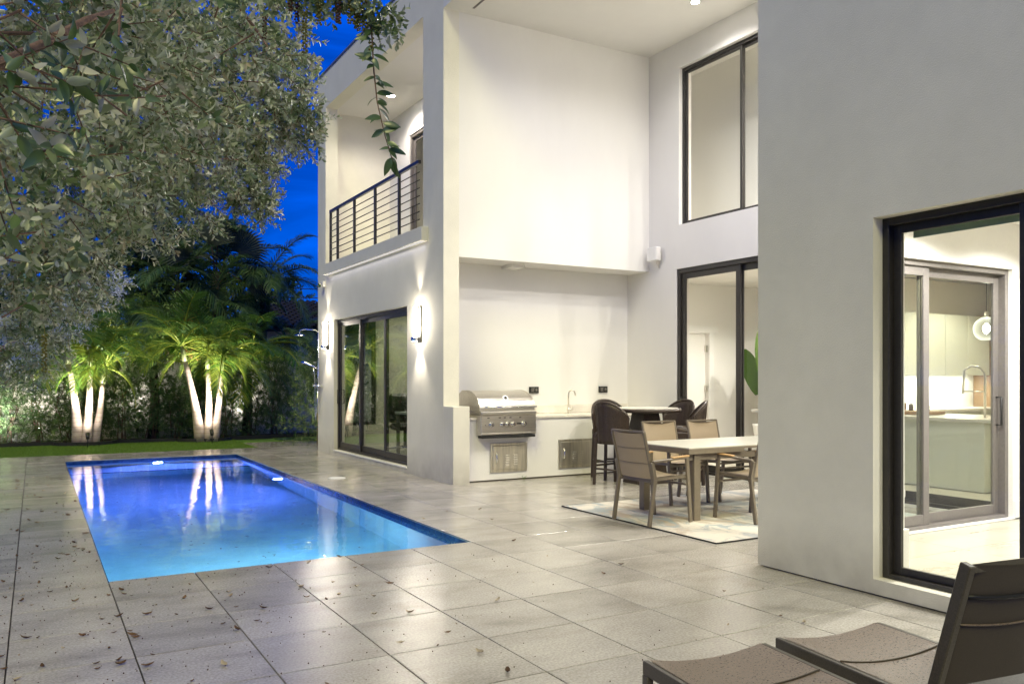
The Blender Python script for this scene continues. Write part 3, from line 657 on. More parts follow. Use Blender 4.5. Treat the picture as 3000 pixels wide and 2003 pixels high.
for y in (16.08, 16.33): MB().tube([(4.87, y, 1.3), (4.80, y, 1.3)], [.025, .018], 8).build('valve_knob', M['chrome'], sh)
MB().tube([(4.86, 16.2, 1.28), (4.84, 16.22, .8), (4.84, 16.3, .62), (4.85, 16.36, .8), (4.83, 16.33, 1.5), (4.8, 16.31, 1.66)], .008, 6).build('hose', M['chrome'], sh)
fl = root('security_light', (4.9, 15.95, 3.3), 'small twin head security light below the balcony slab end', 'light')
MB().box(4.87, 4.918, 15.92, 16.0, 3.24, 3.34, .004).build('base', M['trim'], fl)
for dy in (-.05, .07): MB().tube([(4.86, 15.96+dy*.4, 3.28), (4.80, 15.96+dy, 3.25)], [.025, .04], 10).build('lamp_head', M['chrome'], fl)
sp = root('outdoor_speaker', (8.5, 10.25, 3.4), 'small white square speaker mounted high on the patio side wall', 'speaker')
MB().box(8.40, 8.50, 10.15, 10.37, 3.29, 3.50, .006).build('cabinet', M['trim'], sp)
MB().box(8.41, 8.49, 10.146, 10.1495, 3.30, 3.49).build('grille', M['paint'], sp)
MB().box(8.50, 8.548, 10.22, 10.27, 3.24, 3.46).tube([(8.5, 10.24, 3.26), (8.54, 10.24, 3.18)], .008, 6).build('bracket', M['steel'], sp)
tag(MB().lathe([(.125, .001), (.125, .006), (.118, .008)], 3.80, 11.74, 32).build('skimmer_lid', M['trim']), 'round white skimmer lid set in the deck beside the pool', 'lid')
def outlet(x, lab):
    t = root('outlet_box', (x, 11.05, 1.27), lab, 'outlet', 'covered outlets on the barbecue wall')
    MB().box(x-.085, x+.085, 11.035, 11.058, 1.215, 1.315, .004).build('plate', M['black'], t)
    MB().box(x-.08, x+.07, 10.99, 11.034, 1.22, 1.31, .012).build('cover', M['glass'], t)
    MB().box(x-.06, x-.01, 11.02, 11.034, 1.235, 1.295, .003).box(x+.015, x+.05, 11.02, 11.034, 1.25, 1.285).build('socket', M['frame_grey'], t)
outlet(6.72, 'black outlet with clear bubble cover between the grill and the faucet'); outlet(8.04, 'black outlet with clear bubble cover above the bar chairs')

# ================================================================== OUTDOOR KITCHEN
kt = root('outdoor_kitchen', (6.85, 10.7, 0), 'white masonry barbecue counter with marble top in the patio niche', 'counter')
MB().box(5.172, 8.545, 10.31, 11.055, -.02, .862).build('counter_base', M['stucco_smooth'], kt)
MB().box(5.172, 8.545, 10.325, 10.3097, -.01, .02).build('joint', M['grout'], kt)
MB().box(5.172, 5.40, 10.29, 11.05, .865, .90, .004).box(6.24, 8.545, 10.29, 11.05, .865, .90, .004).box(5.40, 6.24, 10.95, 11.05, .865, .90, .004).build('countertop', M['marble'], kt)
MB().box(5.17, 8.545, 11.03, 11.054, .902, 1.03, .003).build('backsplash', M['marble'], kt)
def access(x0, x1, z0, z1):
    f = MB()
    for a in ((x0, x0+.035, z0, z1), (x1-.035, x1, z0, z1), (x0+.035, x1-.035, z0, z0+.035), (x0+.035, x1-.035, z1-.035, z1)): f.box(a[0], a[1], 10.292, 10.309, a[2], a[3], .003)
    fo = f.build('access_door', M['steel_door'], kt)
    MB().box(x0+.038, x1-.038, 10.284, 10.300, z0+.038, z1-.038, .003).build('door_panel', M['steel_door'], fo)
    h = x0+.085; zc = (z0+z1)/2
    MB().tube([(h, 10.286, zc-.08), (h, 10.262, zc-.05), (h, 10.258, zc), (h, 10.262, zc+.05), (h, 10.286, zc+.08)], [.006, .01, .014, .01, .006], 8).build('handle', M['chrome'], fo)
    cx = (x0+x1)/2
    for a in (-.03, .10):
        for k in range(5): MB().add([(cx+a-.035, 10.2835, z0+.09+k*.034), (cx+a+.035, 10.2835, z0+.09+k*.034), (cx+a+.035, 10.2835, z0+.112+k*.034), (cx+a-.035, 10.2835, z0+.112+k*.034), (cx+a-.03, 10.279, z0+.092+k*.034), (cx+a+.03, 10.279, z0+.092+k*.034)], [(0, 4, 5, 1), (4, 3, 2, 5), (0, 3, 4), (1, 5, 2)]).build('vent', M['steel_door'], fo)
access(5.55, 6.15, .12, .53); access(6.69, 7.30, .12, .545)
fc = root('bar_faucet', (7.20, 10.75, .9), 'brushed steel gooseneck faucet on the marble barbecue counter', 'faucet')
MB().tube([(7.2, 10.8, .9), (7.2, 10.8, 1.0)], .02, 12).tube([(7.2, 10.8, 1.0), (7.2, 10.8, 1.2), (7.215, 10.795, 1.245), (7.25, 10.785, 1.265), (7.285, 10.775, 1.25), (7.305, 10.77, 1.21), (7.312, 10.768, 1.175)], .012, 10).build('spout', M['steel'], fc)
MB().tube([(7.2, 10.8, .96), (7.27, 10.79, .96)], .014, 8).tube([(7.265, 10.79, .96), (7.28, 10.79, 1.04)], .006, 6).build('lever', M['steel'], fc)

# grill
gl = root('gas_grill', (5.8, 10.5, .87), 'stainless steel built in gas grill with rounded hood and five knobs', 'grill')
gx0, gx1 = 5.33, 6.22
MB().box(gx0, gx1, 10.16, 10.30, .655, .935, .006).box(gx0+.02, gx1-.02, 10.30, 10.9, .80, .93, .004).build('control_panel', M['steel'], gl)
MB().box(gx0-.005, gx1+.005, 10.14, 10.20, .938, .985, .01).build('front_trim', M['steel'], gl)
MB().box(gx0+.02, gx1-.02, 10.15, 10.29, .615, .65, .004).build('drip_tray', M['black'], gl)
MB().box(gx0, gx1, 10.155, 10.17, .66, .685, .004).box(gx0+.38, gx0+.52, 10.148, 10.156, .662, .68).build('tray_front', M['steel'], gl)
prof = [(10.20, .99)] + [(10.60-.40*math.cos(a)*1.0, .99+.285*math.sin(a)**.9) for a in [R(x) for x in (8, 16, 26, 36, 46, 56, 66, 76, 86)]] + [(10.74, 1.27), (10.84, 1.22), (10.87, .99)]
hd = MB().prism(prof, gx0+.02, gx1-.02).build('hood', M['steel'], gl)
for x in (gx0-.004, gx1-.022):
    MB().prism([(y+(.004 if y > 10.6 else -.006), z+.004) for y, z in prof], x, x+.026).build('hood_end', M['steel'], hd)
MB().tube([(gx0+.06, 10.15, 1.045), (gx1-.0, 10.15, 1.045)], .013, 10).tube([(gx0+.09, 10.15, 1.045), (gx0+.09, 10.21, 1.045)], .010, 8).tube([(gx1-.07, 10.15, 1.045), (gx1-.07, 10.21, 1.045)], .010, 8).build('handle', M['chrome'], hd)
MB().tube([(5.775, 10.30, 1.155), (5.775, 10.265, 1.17)], [.042, .038], 20).build('thermometer', M['chrome'], hd)
MB().tube([(5.775, 10.2655, 1.1705), (5.775, 10.2635, 1.1712)], .028, 16).build('dial', M['black'], hd)
for x in (5.49, 5.665, 5.75, 5.835, 6.01):
    k_ = MB().tube([(x, 10.16, .805), (x, 10.145, .805)], [.04, .036], 18).tube([(x, 10.146, .805), (x, 10.11, .805)], [.028, .024], 16).build('knob', M['chrome'], gl)
    MB().box(x-.005, x+.005, 10.104, 10.112, .782, .828).build('grip', M['frame_grey'], k_)
for x in (5.44, 5.62, 5.70, 5.79, 5.95): MB().box(x-.012, x+.022, 10.157, 10.1595, .89, .905).build('label_plate', M['frame_grey'], gl)
MB().box(5.90, 5.97, 10.157, 10.1595, .80, .822).build('switch_plate', M['black'], gl)
MB().disc((5.40, 10.154, .80), .010, 'y', 10, .006).build('ignition_button', M['chrome'], gl)
wd = root('weed_sprout', (6.08, 10.27, 0), 'tiny green weed growing at the foot of the barbecue counter', 'plant')
m = MB()
for k in range(9):
    a = k*.7; r_ = rnd.uniform(.015, .04); z = rnd.uniform(.015, .05); c_ = Vector((6.08+math.cos(a)*r_, 10.27-abs(math.sin(a))*r_, z)); m.add([c_+Vector((-.012, 0, -.004)), c_+Vector((0, -.01, .008)), c_+Vector((.012, 0, .004)), c_+Vector((0, .01, -.002))], [(0, 1, 2, 3)]); m.tube([(6.08, 10.28, 0), tuple(c_)], .0012, 4)
m.build('leaves', M['turf'], wd)

# ================================================================== BAR SET
def wicker_shell(r, a0, a1, z0, ztop, arch, flare, n=60, ribs=26, th=.02):
    v = []; f = []; L = 9
    for side in (0, 1):
        for i in range(n+1):
            u = i/n; a = a0+(a1-a0)*u; rb = .0065*math.cos(u*ribs*2*math.pi)
            zt = ztop-arch*abs(2*u-1)**2.2
            for j in range(L):
                w_ = j/(L-1); z = z0+(zt-z0)*w_; rr = (r+flare*w_**1.5+rb)-(th if side else 0)
                v.append((rr*math.cos(a)*1.05, rr*math.sin(a), z))
    S = (n+1)*L
    for i in range(n):
        for j in range(L-1):
            q = i*L+j; f.append((q, q+L, q+L+1, q+1)); f.append((S+q, S+q+1, S+q+L+1, S+q+L))
        q = i*L+L-1; f.append((q, q+L, S+q+L, S+q)); q = i*L; f.append((q, S+q, S+q+L, q+L))
    for i in (0, n):
        for j in range(L-1): q = i*L+j; f.append((q, q+1, S+q+1, S+q))
    return MB().add(v, f, True)
def bar_chair(loc, rz, label, src=None):
    if src:
        c = copy_tree(src); c.location = loc; c.rotation_euler = (0, 0, rz); c['label'] = label; return c
    t = root('bar_chair', (0, 0, 0), label, 'bar chair', 'dark wicker bar chairs')
    wicker_shell(.25, R(180+15), R(360-15), .56, 1.12, .22, .035).build('backrest', M['wicker'], t)
    rim = [((.25+.035-.01)*math.cos(R(195+150*k/20))*1.05, (.275)*math.sin(R(195+150*k/20)), 1.12-.22*abs(2*k/20-1)**2.2+.004) for k in range(21)]
    MB().tube(rim, .018, 8).build('rim', M['wicker'], t)
    MB().lathe([(.20, .70), (.225, .71), (.225, .745), (.20, .76)], 0, 0, 28).box(-.235, .235, -.2, .22, .62, .72, .02).build('seat', M['wicker'], t)
    for x, y in ((-.20, -.20), (.20, -.20), (-.20, .20), (.20, .20)):
        MB().bar((x*1.08, y*1.08, 0), (x*.98, y*.98, .64), .042, .042, c=.006).build('leg', M['wicker'], t)
    for a, b, z in (((-.21, -.21), (.21, -.21), .22), ((-.21, .21), (.21, .21), .30), ((-.21, -.21), (-.21, .21), .26), ((.21, -.21), (.21, .21), .26)):
        MB().tube([(*a, z), (*b, z)], .014, 6).build('stretcher', M['wicker'], t)
    t.location = loc; t.rotation_euler = (0, 0, rz); return t
bt = root('bar_table', (7.36, 9.12, 0), 'high dark wicker bar table with octagonal glass top', 'bar table')
def oct_(r, z0, z1, m=None, ph=math.pi/8):
    m = m or MB(); n = 8
    v = [(7.36+r*math.cos(ph+2*math.pi*k/n), 9.12+r*math.sin(ph+2*math.pi*k/n), z) for z in (z0, z1) for k in range(n)]
    return m.add(v, [tuple(range(n-1, -1, -1)), tuple(range(n, 2*n))]+[(k, (k+1) % n, n+(k+1) % n, n+k) for k in range(n)])
oct_(.50, .985, 1.028).build('table_top', M['wicker'], bt)
rimp = [(7.36+.5*math.cos(math.pi/8+2*math.pi*k/8), 9.12+.5*math.sin(math.pi/8+2*math.pi*k/8), 1.006) for k in range(9)]
MB().tube(rimp, .028, 8).build('braided_edge', M['wicker'], bt)
oct_(.47, 1.030, 1.038).build('glass_top', M['marble'], bt)
v = [(7.36+sx*h, 9.12+sy*h, z) for z, h in ((0, .22), (.70, .17), (.984, .13)) for sx, sy in ((-1, -1), (1, -1), (1, 1), (-1, 1))]
MB().add(v, [(0, 1, 5, 4), (1, 2, 6, 5), (2, 3, 7, 6), (3, 0, 4, 7), (4, 5, 9, 8), (5, 6, 10, 9), (6, 7, 11, 10), (7, 4, 8, 11), (3, 2, 1, 0)]).build('pedestal', M['wicker'], bt)
b0 = bar_chair((6.88, 9.14, 0), R(-78), 'dark wicker bar chair on the grill side of the bar table, seen from its back')
bar_chair((7.28, 9.78, 0), R(170), 'dark wicker bar chair behind the bar table, tucked against the marble counter', b0)
bar_chair((7.80, 8.78, 0), R(52), 'dark wicker bar chair turned its woven back to the dining table', b0)
bar_chair((8.10, 9.38, 0), R(98), 'dark wicker bar chair farthest right, half hidden beside the sliding door', b0)

# ================================================================== DINING SET
rg = MB().box(5.17, 8.1, 5.43, 7.87, .002, .012).build('rug', M['rug']); tag(rg, 'beige and blue patterned outdoor rug under the dining table', 'rug')
MB().box(5.158, 5.1695, 5.42, 7.88, .002, .0135).box(5.1705, 8.1, 5.418, 5.4295, .002, .0135).box(5.1705, 8.1, 7.871, 7.882, .002, .0135).build('binding', M['black'], rg, rel=False)
dt = root('dining_table', (6.8, 6.8, .012), 'extending taupe metal dining table with pale top on the rug', 'dining table')
tx0, tx1, ty0, ty1 = 5.66, 7.95, 6.33, 7.28
MB().box(tx0+.004, 6.62, ty0+.004, ty1-.004, .742, .752, .002).box(6.623, tx1-.004, ty0+.004, ty1-.004, .742, .752, .002).build('table_top', M['taupe_top'], dt)
MB().box(tx0, 6.42, ty0, ty0+.03, .685, .741, .003).box(6.42, tx1, ty0, ty0+.03, .72, .741, .002).box(tx0, tx1, ty1-.03, ty1, .685, .741, .003).box(tx0, tx0+.03, ty0+.03, ty1-.03, .685, .741, .003).box(tx1-.03, tx1, ty0+.03, ty1-.03, .685, .741, .003).box(tx0+.03, tx1-.03, ty0+.05, ty0+.08, .62, .682, .003).build('apron', M['taupe'], dt)
for x, y in ((tx0+.10, ty0+.03), (tx0+.10, ty1-.12), (tx1-.18, ty0+.03), (tx1-.18, ty1-.12)): MB().box(x, x+.085, y, y+.085, .012, .684, .004).build('leg', M['taupe'], dt)
def dining_chair(loc, rz, label, src=None):
    """faces +y"""
    if src:
        c = copy_tree(src); c.location = loc; c.rotation_euler = (0, 0, rz); c['label'] = label; return c
    t = root('dining_chair', (0, 0, 0), label, 'dining chair', 'taupe sling dining chairs')
    W = .27
    for s_ in (-1, 1):
        MB().bar((s_*W, .25, 0), (s_*W, .20, .64), .028, .04, c=.004).build('leg', M['taupe'], t)
        MB().bar((s_*W, -.29, 0), (s_*W, -.22, .45), .028, .042, c=.004).bar((s_*W, -.22, .45), (s_*W, -.255, .62), .028, .042, c=.004).build('leg', M['taupe'], t)
        a = MB().bar((s_*W, -.25, .625), (s_*W, .22, .65), .04, .022, c=.005).build('armrest', M['taupe'], t)
        MB().bar((s_*W, .0, .652), (s_*W, .22, .664), .046, .016, c=.004).build('arm_pad', M['teak'], a)
    fr = MB().bar((-.24, -.215, .42), (-.24, -.335, .92), .024, .03, c=.004).bar((.24, -.215, .42), (.24, -.335, .92), .024, .03, c=.004).bar((-.24, -.335, .915), (.24, -.335, .915), .024, .02)
    fr.bar((-W, -.20, .43), (W, -.20, .43), .025, .035).bar((-W, .21, .44), (W, .21, .44), .025, .025).bar((-W, .2, .38), (W, .2, .38), .02, .02).bar((-.25, -.2, .45), (-.25, .22, .46), .022, .03).bar((.25, -.2, .45), (.25, .22, .46), .022, .03)
    fr.build('frame', M['taupe'], t)
    n, L = 10, 16; v = []; f = []
    for j in range(L+1):
        w_ = j/L; z = .455+.45*w_; y0 = -.226-.106*w_
        for i in range(n+1):
            u = i/n*2-1; seam = .006*abs(math.sin(w_*3*math.pi)); v.append((u*.23, y0-.022*(1-u*u)-seam*.3, z-.012*(1-u*u)*w_))
    for j in range(L):
        for i in range(n): q = j*(n+1)+i; f.append((q, q+1, q+n+2, q+n+1))
    back = MB().add(v, f, True); back.add([(x, y+.012, z) for x, y, z in v], [tuple(reversed(q)) for q in f], True)
    bk = back.build('backrest', M['sling'], t)
    for w_ in (1/3, 2/3):
        z = .455+.45*w_; y0 = -.226-.106*w_; MB().tube([(u*.23, y0-.024*(1-u*u)-.001, z-.012*(1-u*u)*w_) for u in [k/8*2-1 for k in range(9)]], .0028, 4).build('seam', M['taupe'], bk)
    v = []; f = []
    for j in range(9):
        for i in range(n+1): u = i/n*2-1; y = -.2+.42*j/8; v.append((u*.235, y, .47-.02*(1-u*u)+.01*j/8))
    for j in range(8):
        for i in range(n): q = j*(n+1)+i; f.append((q, q+1, q+n+2, q+n+1))
    st_ = MB().add(v, f, True); st_.add([(x, y, z-.012) for x, y, z in v], [tuple(reversed(q)) for q in f], True); st_.build('seat', M['sling'], t)
    t.location = loc; t.rotation_euler = (0, 0, rz); return t
c0 = dining_chair((5.43, 6.60, .012), R(-88), 'taupe sling dining chair at the head of the table, its back to the pool')
dining_chair((6.39, 6.20, .012), R(3), 'taupe sling dining chair on the near side of the table, cut off by the wall', c0)
dining_chair((6.50, 7.49, .012), R(178), 'taupe sling dining chair behind the table, the one nearer the barbecue', c0)
dining_chair((7.18, 7.46, .012), R(181), 'taupe sling dining chair behind the table, the one nearer the sliding glass', c0)

# ================================================================== SUN LOUNGERS
def lounger(loc, rz, ang, label, H_=.78, L=.60):
    """foot end at y=0, body towards -y, width .62, top z .30"""
    t = root('sun_lounger', loc, label, 'sun lounger', 'dark brown sling sun loungers'); t.rotation_euler = (0, 0, rz)
    W, Z = .31, .30
    def B(mb, *a): return mb.build(*a)
    for s_ in (-1, 1):
        m = MB().bar((s_*(W-.014), 0, Z-.03), (s_*(W-.014), -1.9, Z-.03), .028, .055, c=.004)
        m.build('side_rail', M['lounger_frame'], t, False)
    for yy in (-.015, -H_, -1.885): MB().bar((-W+.03, yy, Z-.047), (W-.03, yy, Z-.047), .027, .028).build('cross_rail', M['lounger_frame'], t, False)
    for s_ in (-1, 1):
        for y in (-.02, -1.87): MB().box(s_*(W-.014)-.016, s_*(W-.014)+.016, y-.02, y+.02, 0, Z-.057, .004).build('leg', M['lounger_frame'], t, False)
    def sling(y0, y1, f3, segs, name, m_, w=W-.03):
        n = 14; v = []; f = []
        for j in range(segs+1):
            for i in range(n+1):
                u = i/n*2-1; s_ = y0+(y1-y0)*j/segs; v.append(f3(u*w, s_, 1-u*u))
        for j in range(segs):
            for i in range(n): q = j*(n+1)+i; f.append((q, q+1, q+n+2, q+n+1))
        k_ = len(v); return MB().add(v, f, True).add([(x, y, z-.008) for x, y, z in v], [tuple(reversed(q)) for q in f], True).build(name, m_, t, False)
    seat = sling(0, H_, lambda x, s_, c: (x, -s_, Z-.002-.030*c-.006*abs(math.sin(s_/.39*math.pi))**.5*0), 20, 'seat', M['sling_dark'])
    for s_ in (.36, .70): MB().tube([(u*(W-.03), -s_, Z-.001-.030*(1-u*u)+.002) for u in [k/10*2-1 for k in range(11)]], .004, 5).build('seam', M['sling_back'], seat, False)
    ca_, sa_ = math.cos(R(ang)), math.sin(R(ang))
    P = lambda x, s_, o=0: (x, -H_-s_*ca_-o*sa_*-1*-1, Z+s_*sa_-o*ca_)
    bf = MB()
    for s_ in (-1, 1): bf.bar(P(s_*(W-.05), 0), P(s_*(W-.05), L), .032, .045, up=(0, -sa_, ca_), c=.004)
    bf.bar(P(-W+.06, L-.02), P(W-.06, L-.02), .03, .03, up=(0, -sa_, ca_))
    bf.build('back_frame', M['lounger_frame'], t, False)
    bk = sling(.0, L, lambda x, s_, c: P(x, s_, .004+.035*c), 14, 'backrest', M['sling_back'], W-.065)
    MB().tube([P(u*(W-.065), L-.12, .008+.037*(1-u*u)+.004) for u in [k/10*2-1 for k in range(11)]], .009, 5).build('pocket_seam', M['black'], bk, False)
    MB().tube([P(u*(W-.065), .30, .006+.037*(1-u*u)+.006) for u in [k/10*2-1 for k in range(11)]], .004, 5).build('seam', M['sling_dark'], bk, False)
    return t
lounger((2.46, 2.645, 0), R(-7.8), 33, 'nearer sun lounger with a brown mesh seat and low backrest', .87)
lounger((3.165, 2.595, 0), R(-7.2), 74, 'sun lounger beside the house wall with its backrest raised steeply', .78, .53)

# ================================================================== INTERIORS
ac = root('office_chair', (5.9, 14.3, .11), 'black leather office chair seen through the sliding door', 'chair')
MB().box(5.68, 6.12, 14.45, 14.58, .62, 1.16, .05).build('backrest', M['leather'], ac); MB().box(5.66, 6.14, 13.98, 14.45, .50, .62, .04).build('seat', M['leather'], ac)
MB().box(5.60, 5.66, 14.05, 14.45, .72, .77, .015).box(6.14, 6.20, 14.05, 14.45, .72, .77, .015).tube([(5.9, 14.25, .2), (5.9, 14.25, .5)], .03, 10).build('armrest', M['leather'], ac)
m = MB()
for k in range(5): a = k*1.2566; m.tube([(5.9, 14.25, .2), (5.9+.3*math.cos(a), 14.25+.3*math.sin(a), .15)], [.025, .015], 6)
m.build('base', M['chrome'], ac)
ds = root('desk', (5.9, 13.4, .11), 'dark wood desk with drawers inside the pool side room', 'desk')
MB().box(5.50, 6.9, 13.1, 13.75, .82, .86, .004).build('desk_top', M['cream'], ds); MB().box(5.72, 6.15, 13.15, 13.7, .12, .815, .004).build('drawer_unit', M['frame'], ds); MB().box(5.52, 5.57, 13.12, 13.17, .11, .82).box(6.8, 6.85, 13.12, 13.17, .11, .82).box(5.52, 5.57, 13.68, 13.73, .11, .82).build('leg', M['frame_grey'], ds)
tag(MB().box(5.45, 6.6, 12.2, 13.05, .111, .12).build('area_rug', M['rug']), 'pale patterned rug on the floor behind the sliding door', 'rug')
# banana plant
bp_ = root('banana_plant', (11.5, 10.8, .04), 'large leafed green plant in a white pot behind the sliding door', 'plant')
MB().lathe([(.17, .04), (.24, .58), (.25, .62), (.22, .62), (.21, .55)], 11.5, 10.8, 24).build('pot', M['trim'], bp_)
MB().disc((11.5, 10.8, .56), .21, 'z', 20, .01).build('soil', M['mulch'], bp_)
def big_leaf(base, tip, wdt, droop, side):
    b, t_ = Vector(base), Vector(tip); n = 10; V = []; F = []; d = t_-b; sd_ = d.cross(Vector(side)).normalized()
    for i in range(n+1):
        u = i/n; p_ = b+d*u-Vector((0, 0, droop*u*u)); w_ = wdt*math.sin(math.pi*min(.99, u*.95+.04))**.6
        V += [p_-sd_*w_+Vector(side)*-.02, p_, p_+sd_*w_+Vector(side)*-.02]
    for i in range(n): q = i*3; F += [(q, q+3, q+4, q+1), (q+1, q+4, q+5, q+2)]
    return V, F
for k, (dx, dy, h0, h1, w_) in enumerate(((-.22, -.1, 1.45, 2.45, .17), (.1, -.15, 1.4, 2.6, .19), (.3, .1, 1.4, 2.3, .18), (-.15, -.3, 1.2, 2.0, .20), (.25, -.3, 1.1, 1.8, .2), (-.2, .2, 1.2, 2.1, .18), (0, -.4, 1.05, 1.7, .2), (-.1, -.2, 1.0, 1.55, .2), (.15, -.1, 1.0, 1.6, .2))):
    x0, y0 = 11.5+dx*.25, 10.8+dy*.25
    MB().tube([(x0, y0, .56), (11.5+dx*.5, 10.8+dy*.5, h0)], [.02, .01], 6).build('stem', M['banana'], bp_)
    V, F = big_leaf((11.5+dx*.5, 10.8+dy*.5, h0-.05), (11.5+dx*1.3, 10.8+dy*1.3, h1), w_, .12, (rnd.uniform(-.5, .2), -1, .1))
    obj('leaf', npmesh('leaf', [tuple(v-Vector((11.5, 10.8, .04))) for v in V], F, M['banana'], [rnd.random()]*len(V)), bp_)
# kitchen
ki = root('kitchen_island', (10.9, 7.2, .04), 'white marble kitchen island seen through two panes of glass', 'island')
MB().box(10.05, 11.1, 5.95, 9.6, .05, .90).build('body', M['cream'], ki); MB().box(9.98, 11.2, 5.62, 9.7, .905, .95, .004).box(9.98, 10.05, 5.62, 5.70, .05, .90).build('worktop', M['marble'], ki)
ku = root('kitchen_cabinets', (13.4, 9.3, .04), 'cream wall and base cabinets along the kitchen back wall', 'cabinets')
for k in range(5): MB().box(11.7+k*.66, 12.35+k*.66, 8.78, 9.15, 1.5, 2.55, .004).build('wall_cabinet', M['cream'], ku)
for k in range(5): MB().box(11.7+k*.66, 12.35+k*.66, 8.55, 9.15, .12, .88, .004).build('base_cabinet', M['cream'], ku)
MB().box(11.6, 15.1, 8.5, 9.15, .885, .925, .003).build('worktop', M['marble'], ku)
MB().box(11.6, 15.9, 9.152, 9.3, .04, 3.19).build('splashback', M['paint'], ku)
area('cabinet_lamp', (13.3, 8.95, 1.49), (13.3, 9.0, 0), 22, 3.2, .06, (.92, .96, 1))
ot = root('oven_tower', (15.2, 8.9, .04), 'tall brown wood cabinet tower with built in ovens', 'oven tower')
MB().box(15.1, 15.98, 8.5, 9.15, .05, 2.6, .004).box(12.9, 13.95, 7.0, 7.4, .05, 2.75, .004).build('body', M['wood'], ot)
MB().box(13.2, 13.75, 6.985, 6.999, 1.0, 1.55).box(13.2, 13.75, 6.985, 6.999, 1.62, 1.95).build('oven', M['steel'], ot)
st0 = root('kitchen_stool', (10.25, 5.35, .04), 'white cushioned kitchen stool with chrome legs at the island', 'stool')
MB().box(10.05, 10.45, 5.2, 5.55, .62, .72, .03).box(10.05, 10.45, 5.16, 5.20, .6, .95, .015).build('seat', M['trim'], st0)
for x, y in ((10.08, 5.23), (10.42, 5.23), (10.08, 5.52), (10.42, 5.52)): MB().tube([(x, y, .04), (x, y, .62)], .012, 6).build('leg', M['chrome'], st0)
pl_ = root('pendant_lamp', (10.6, 6.25, 3.2), 'clear glass globe pendant lamp hanging over the kitchen island', 'pendant lamp')
MB().tube([(10.6, 6.25, 3.2), (10.6, 6.25, 2.30)], .004, 5).build('cord', M['black'], pl_)
MB().lathe([(.02, 2.30), (.03, 2.24), (.02, 2.22)], 10.6, 6.25, 12).build('socket', M['steel'], pl_)
MB().lathe([(.155*math.sin(math.pi*max(.02, k/14)), 2.08+.155*math.cos(math.pi*max(.02, k/14))) for k in range(13)], 10.6, 6.25, 24).build('glass_globe', M['glass_globe'], pl_)
MB().lathe([(.01, 2.15), (.04, 2.11), (.04, 2.06), (.01, 2.02)], 10.6, 6.25, 12).build('bulb', M['lamp_hot'], pl_)
kf = root('kitchen_faucet', (10.45, 6.2, .95), 'tall steel spring faucet on the kitchen island', 'faucet')
MB().tube([(10.4, 6.15, .95), (10.4, 6.15, 1.5), (10.38, 6.2, 1.58), (10.36, 6.3, 1.6), (10.34, 6.38, 1.55), (10.34, 6.4, 1.25)], .016, 8).build('spout', M['steel'], kf)
MB().tube([(10.4, 6.15, 1.28), (10.34, 6.4, 1.28)], .008, 6).build('holder', M['steel'], kf)
tr = root('wood_tray', (10.6, 7.4, .95), 'wooden tray with small jars on the kitchen island', 'tray')
MB().box(10.3, 10.75, 6.9, 7.9, .955, 1.0, .004).box(10.32, 10.7, 7.45, 7.85, 1.0, 1.10, .004).build('tray', M['wood'], tr)
for y in (7.0, 7.12, 7.24): MB().lathe([(.03, 1.0), (.03, 1.08), (.015, 1.1)], 10.5, y, 12).build('jar', M['frame_grey'], tr)
pr = root('paper_towel', (10.7, 8.1, .95), 'paper towel roll standing on the kitchen island', 'paper towel')
MB().lathe([(.065, .955), (.065, 1.2)], 10.7, 8.15, 18).build('roll', M['trim'], pr); MB().tube([(10.7, 8.15, 1.2), (10.7, 8.15, 1.26)], .012, 8).build('holder', M['steel'], pr)
tag(MB().lathe([(.05, .955), (.16, 1.02), (.22, 1.12), (.2, 1.12), (.14, 1.03)], 10.6, 9.1, 20).build('fruit_bowl', M['teak']), 'tan bowl at the far end of the kitchen island', 'bowl')
# ================================================================== VEGETATION
rs = np.random.RandomState(11)
def unit(a): return a/np.maximum(1e-9, np.linalg.norm(a, axis=1, keepdims=True))
def leaf_mesh(P, D, NR, L, Wd, tone, curl=.15):
    """two quads per leaf, folded along the midrib"""
    n = len(P); D = unit(D); S = unit(np.cross(D, NR)); U = np.cross(S, D); L = L[:, None]; Wd = Wd[:, None]
    V = np.empty((n, 6, 3)); dr = U*L*curl
    V[:, 0] = P; V[:, 3] = P+D*L-dr*.9
    for i, (a, b, sg) in ((1, (.32, .36, 1)), (2, (.74, .48, 1)), (4, (.74, .48, -1)), (5, (.32, .36, -1))):
        V[:, i] = P+D*L*a+S*Wd*b*sg+U*Wd*.16-dr*a*a
    b = np.arange(n)[:, None]*6; F = np.concatenate([b+np.array([[0, 1, 2, 3]]), b+np.array([[0, 3, 4, 5]])])
    return V.reshape(-1, 3), F, np.repeat(tone, 6)
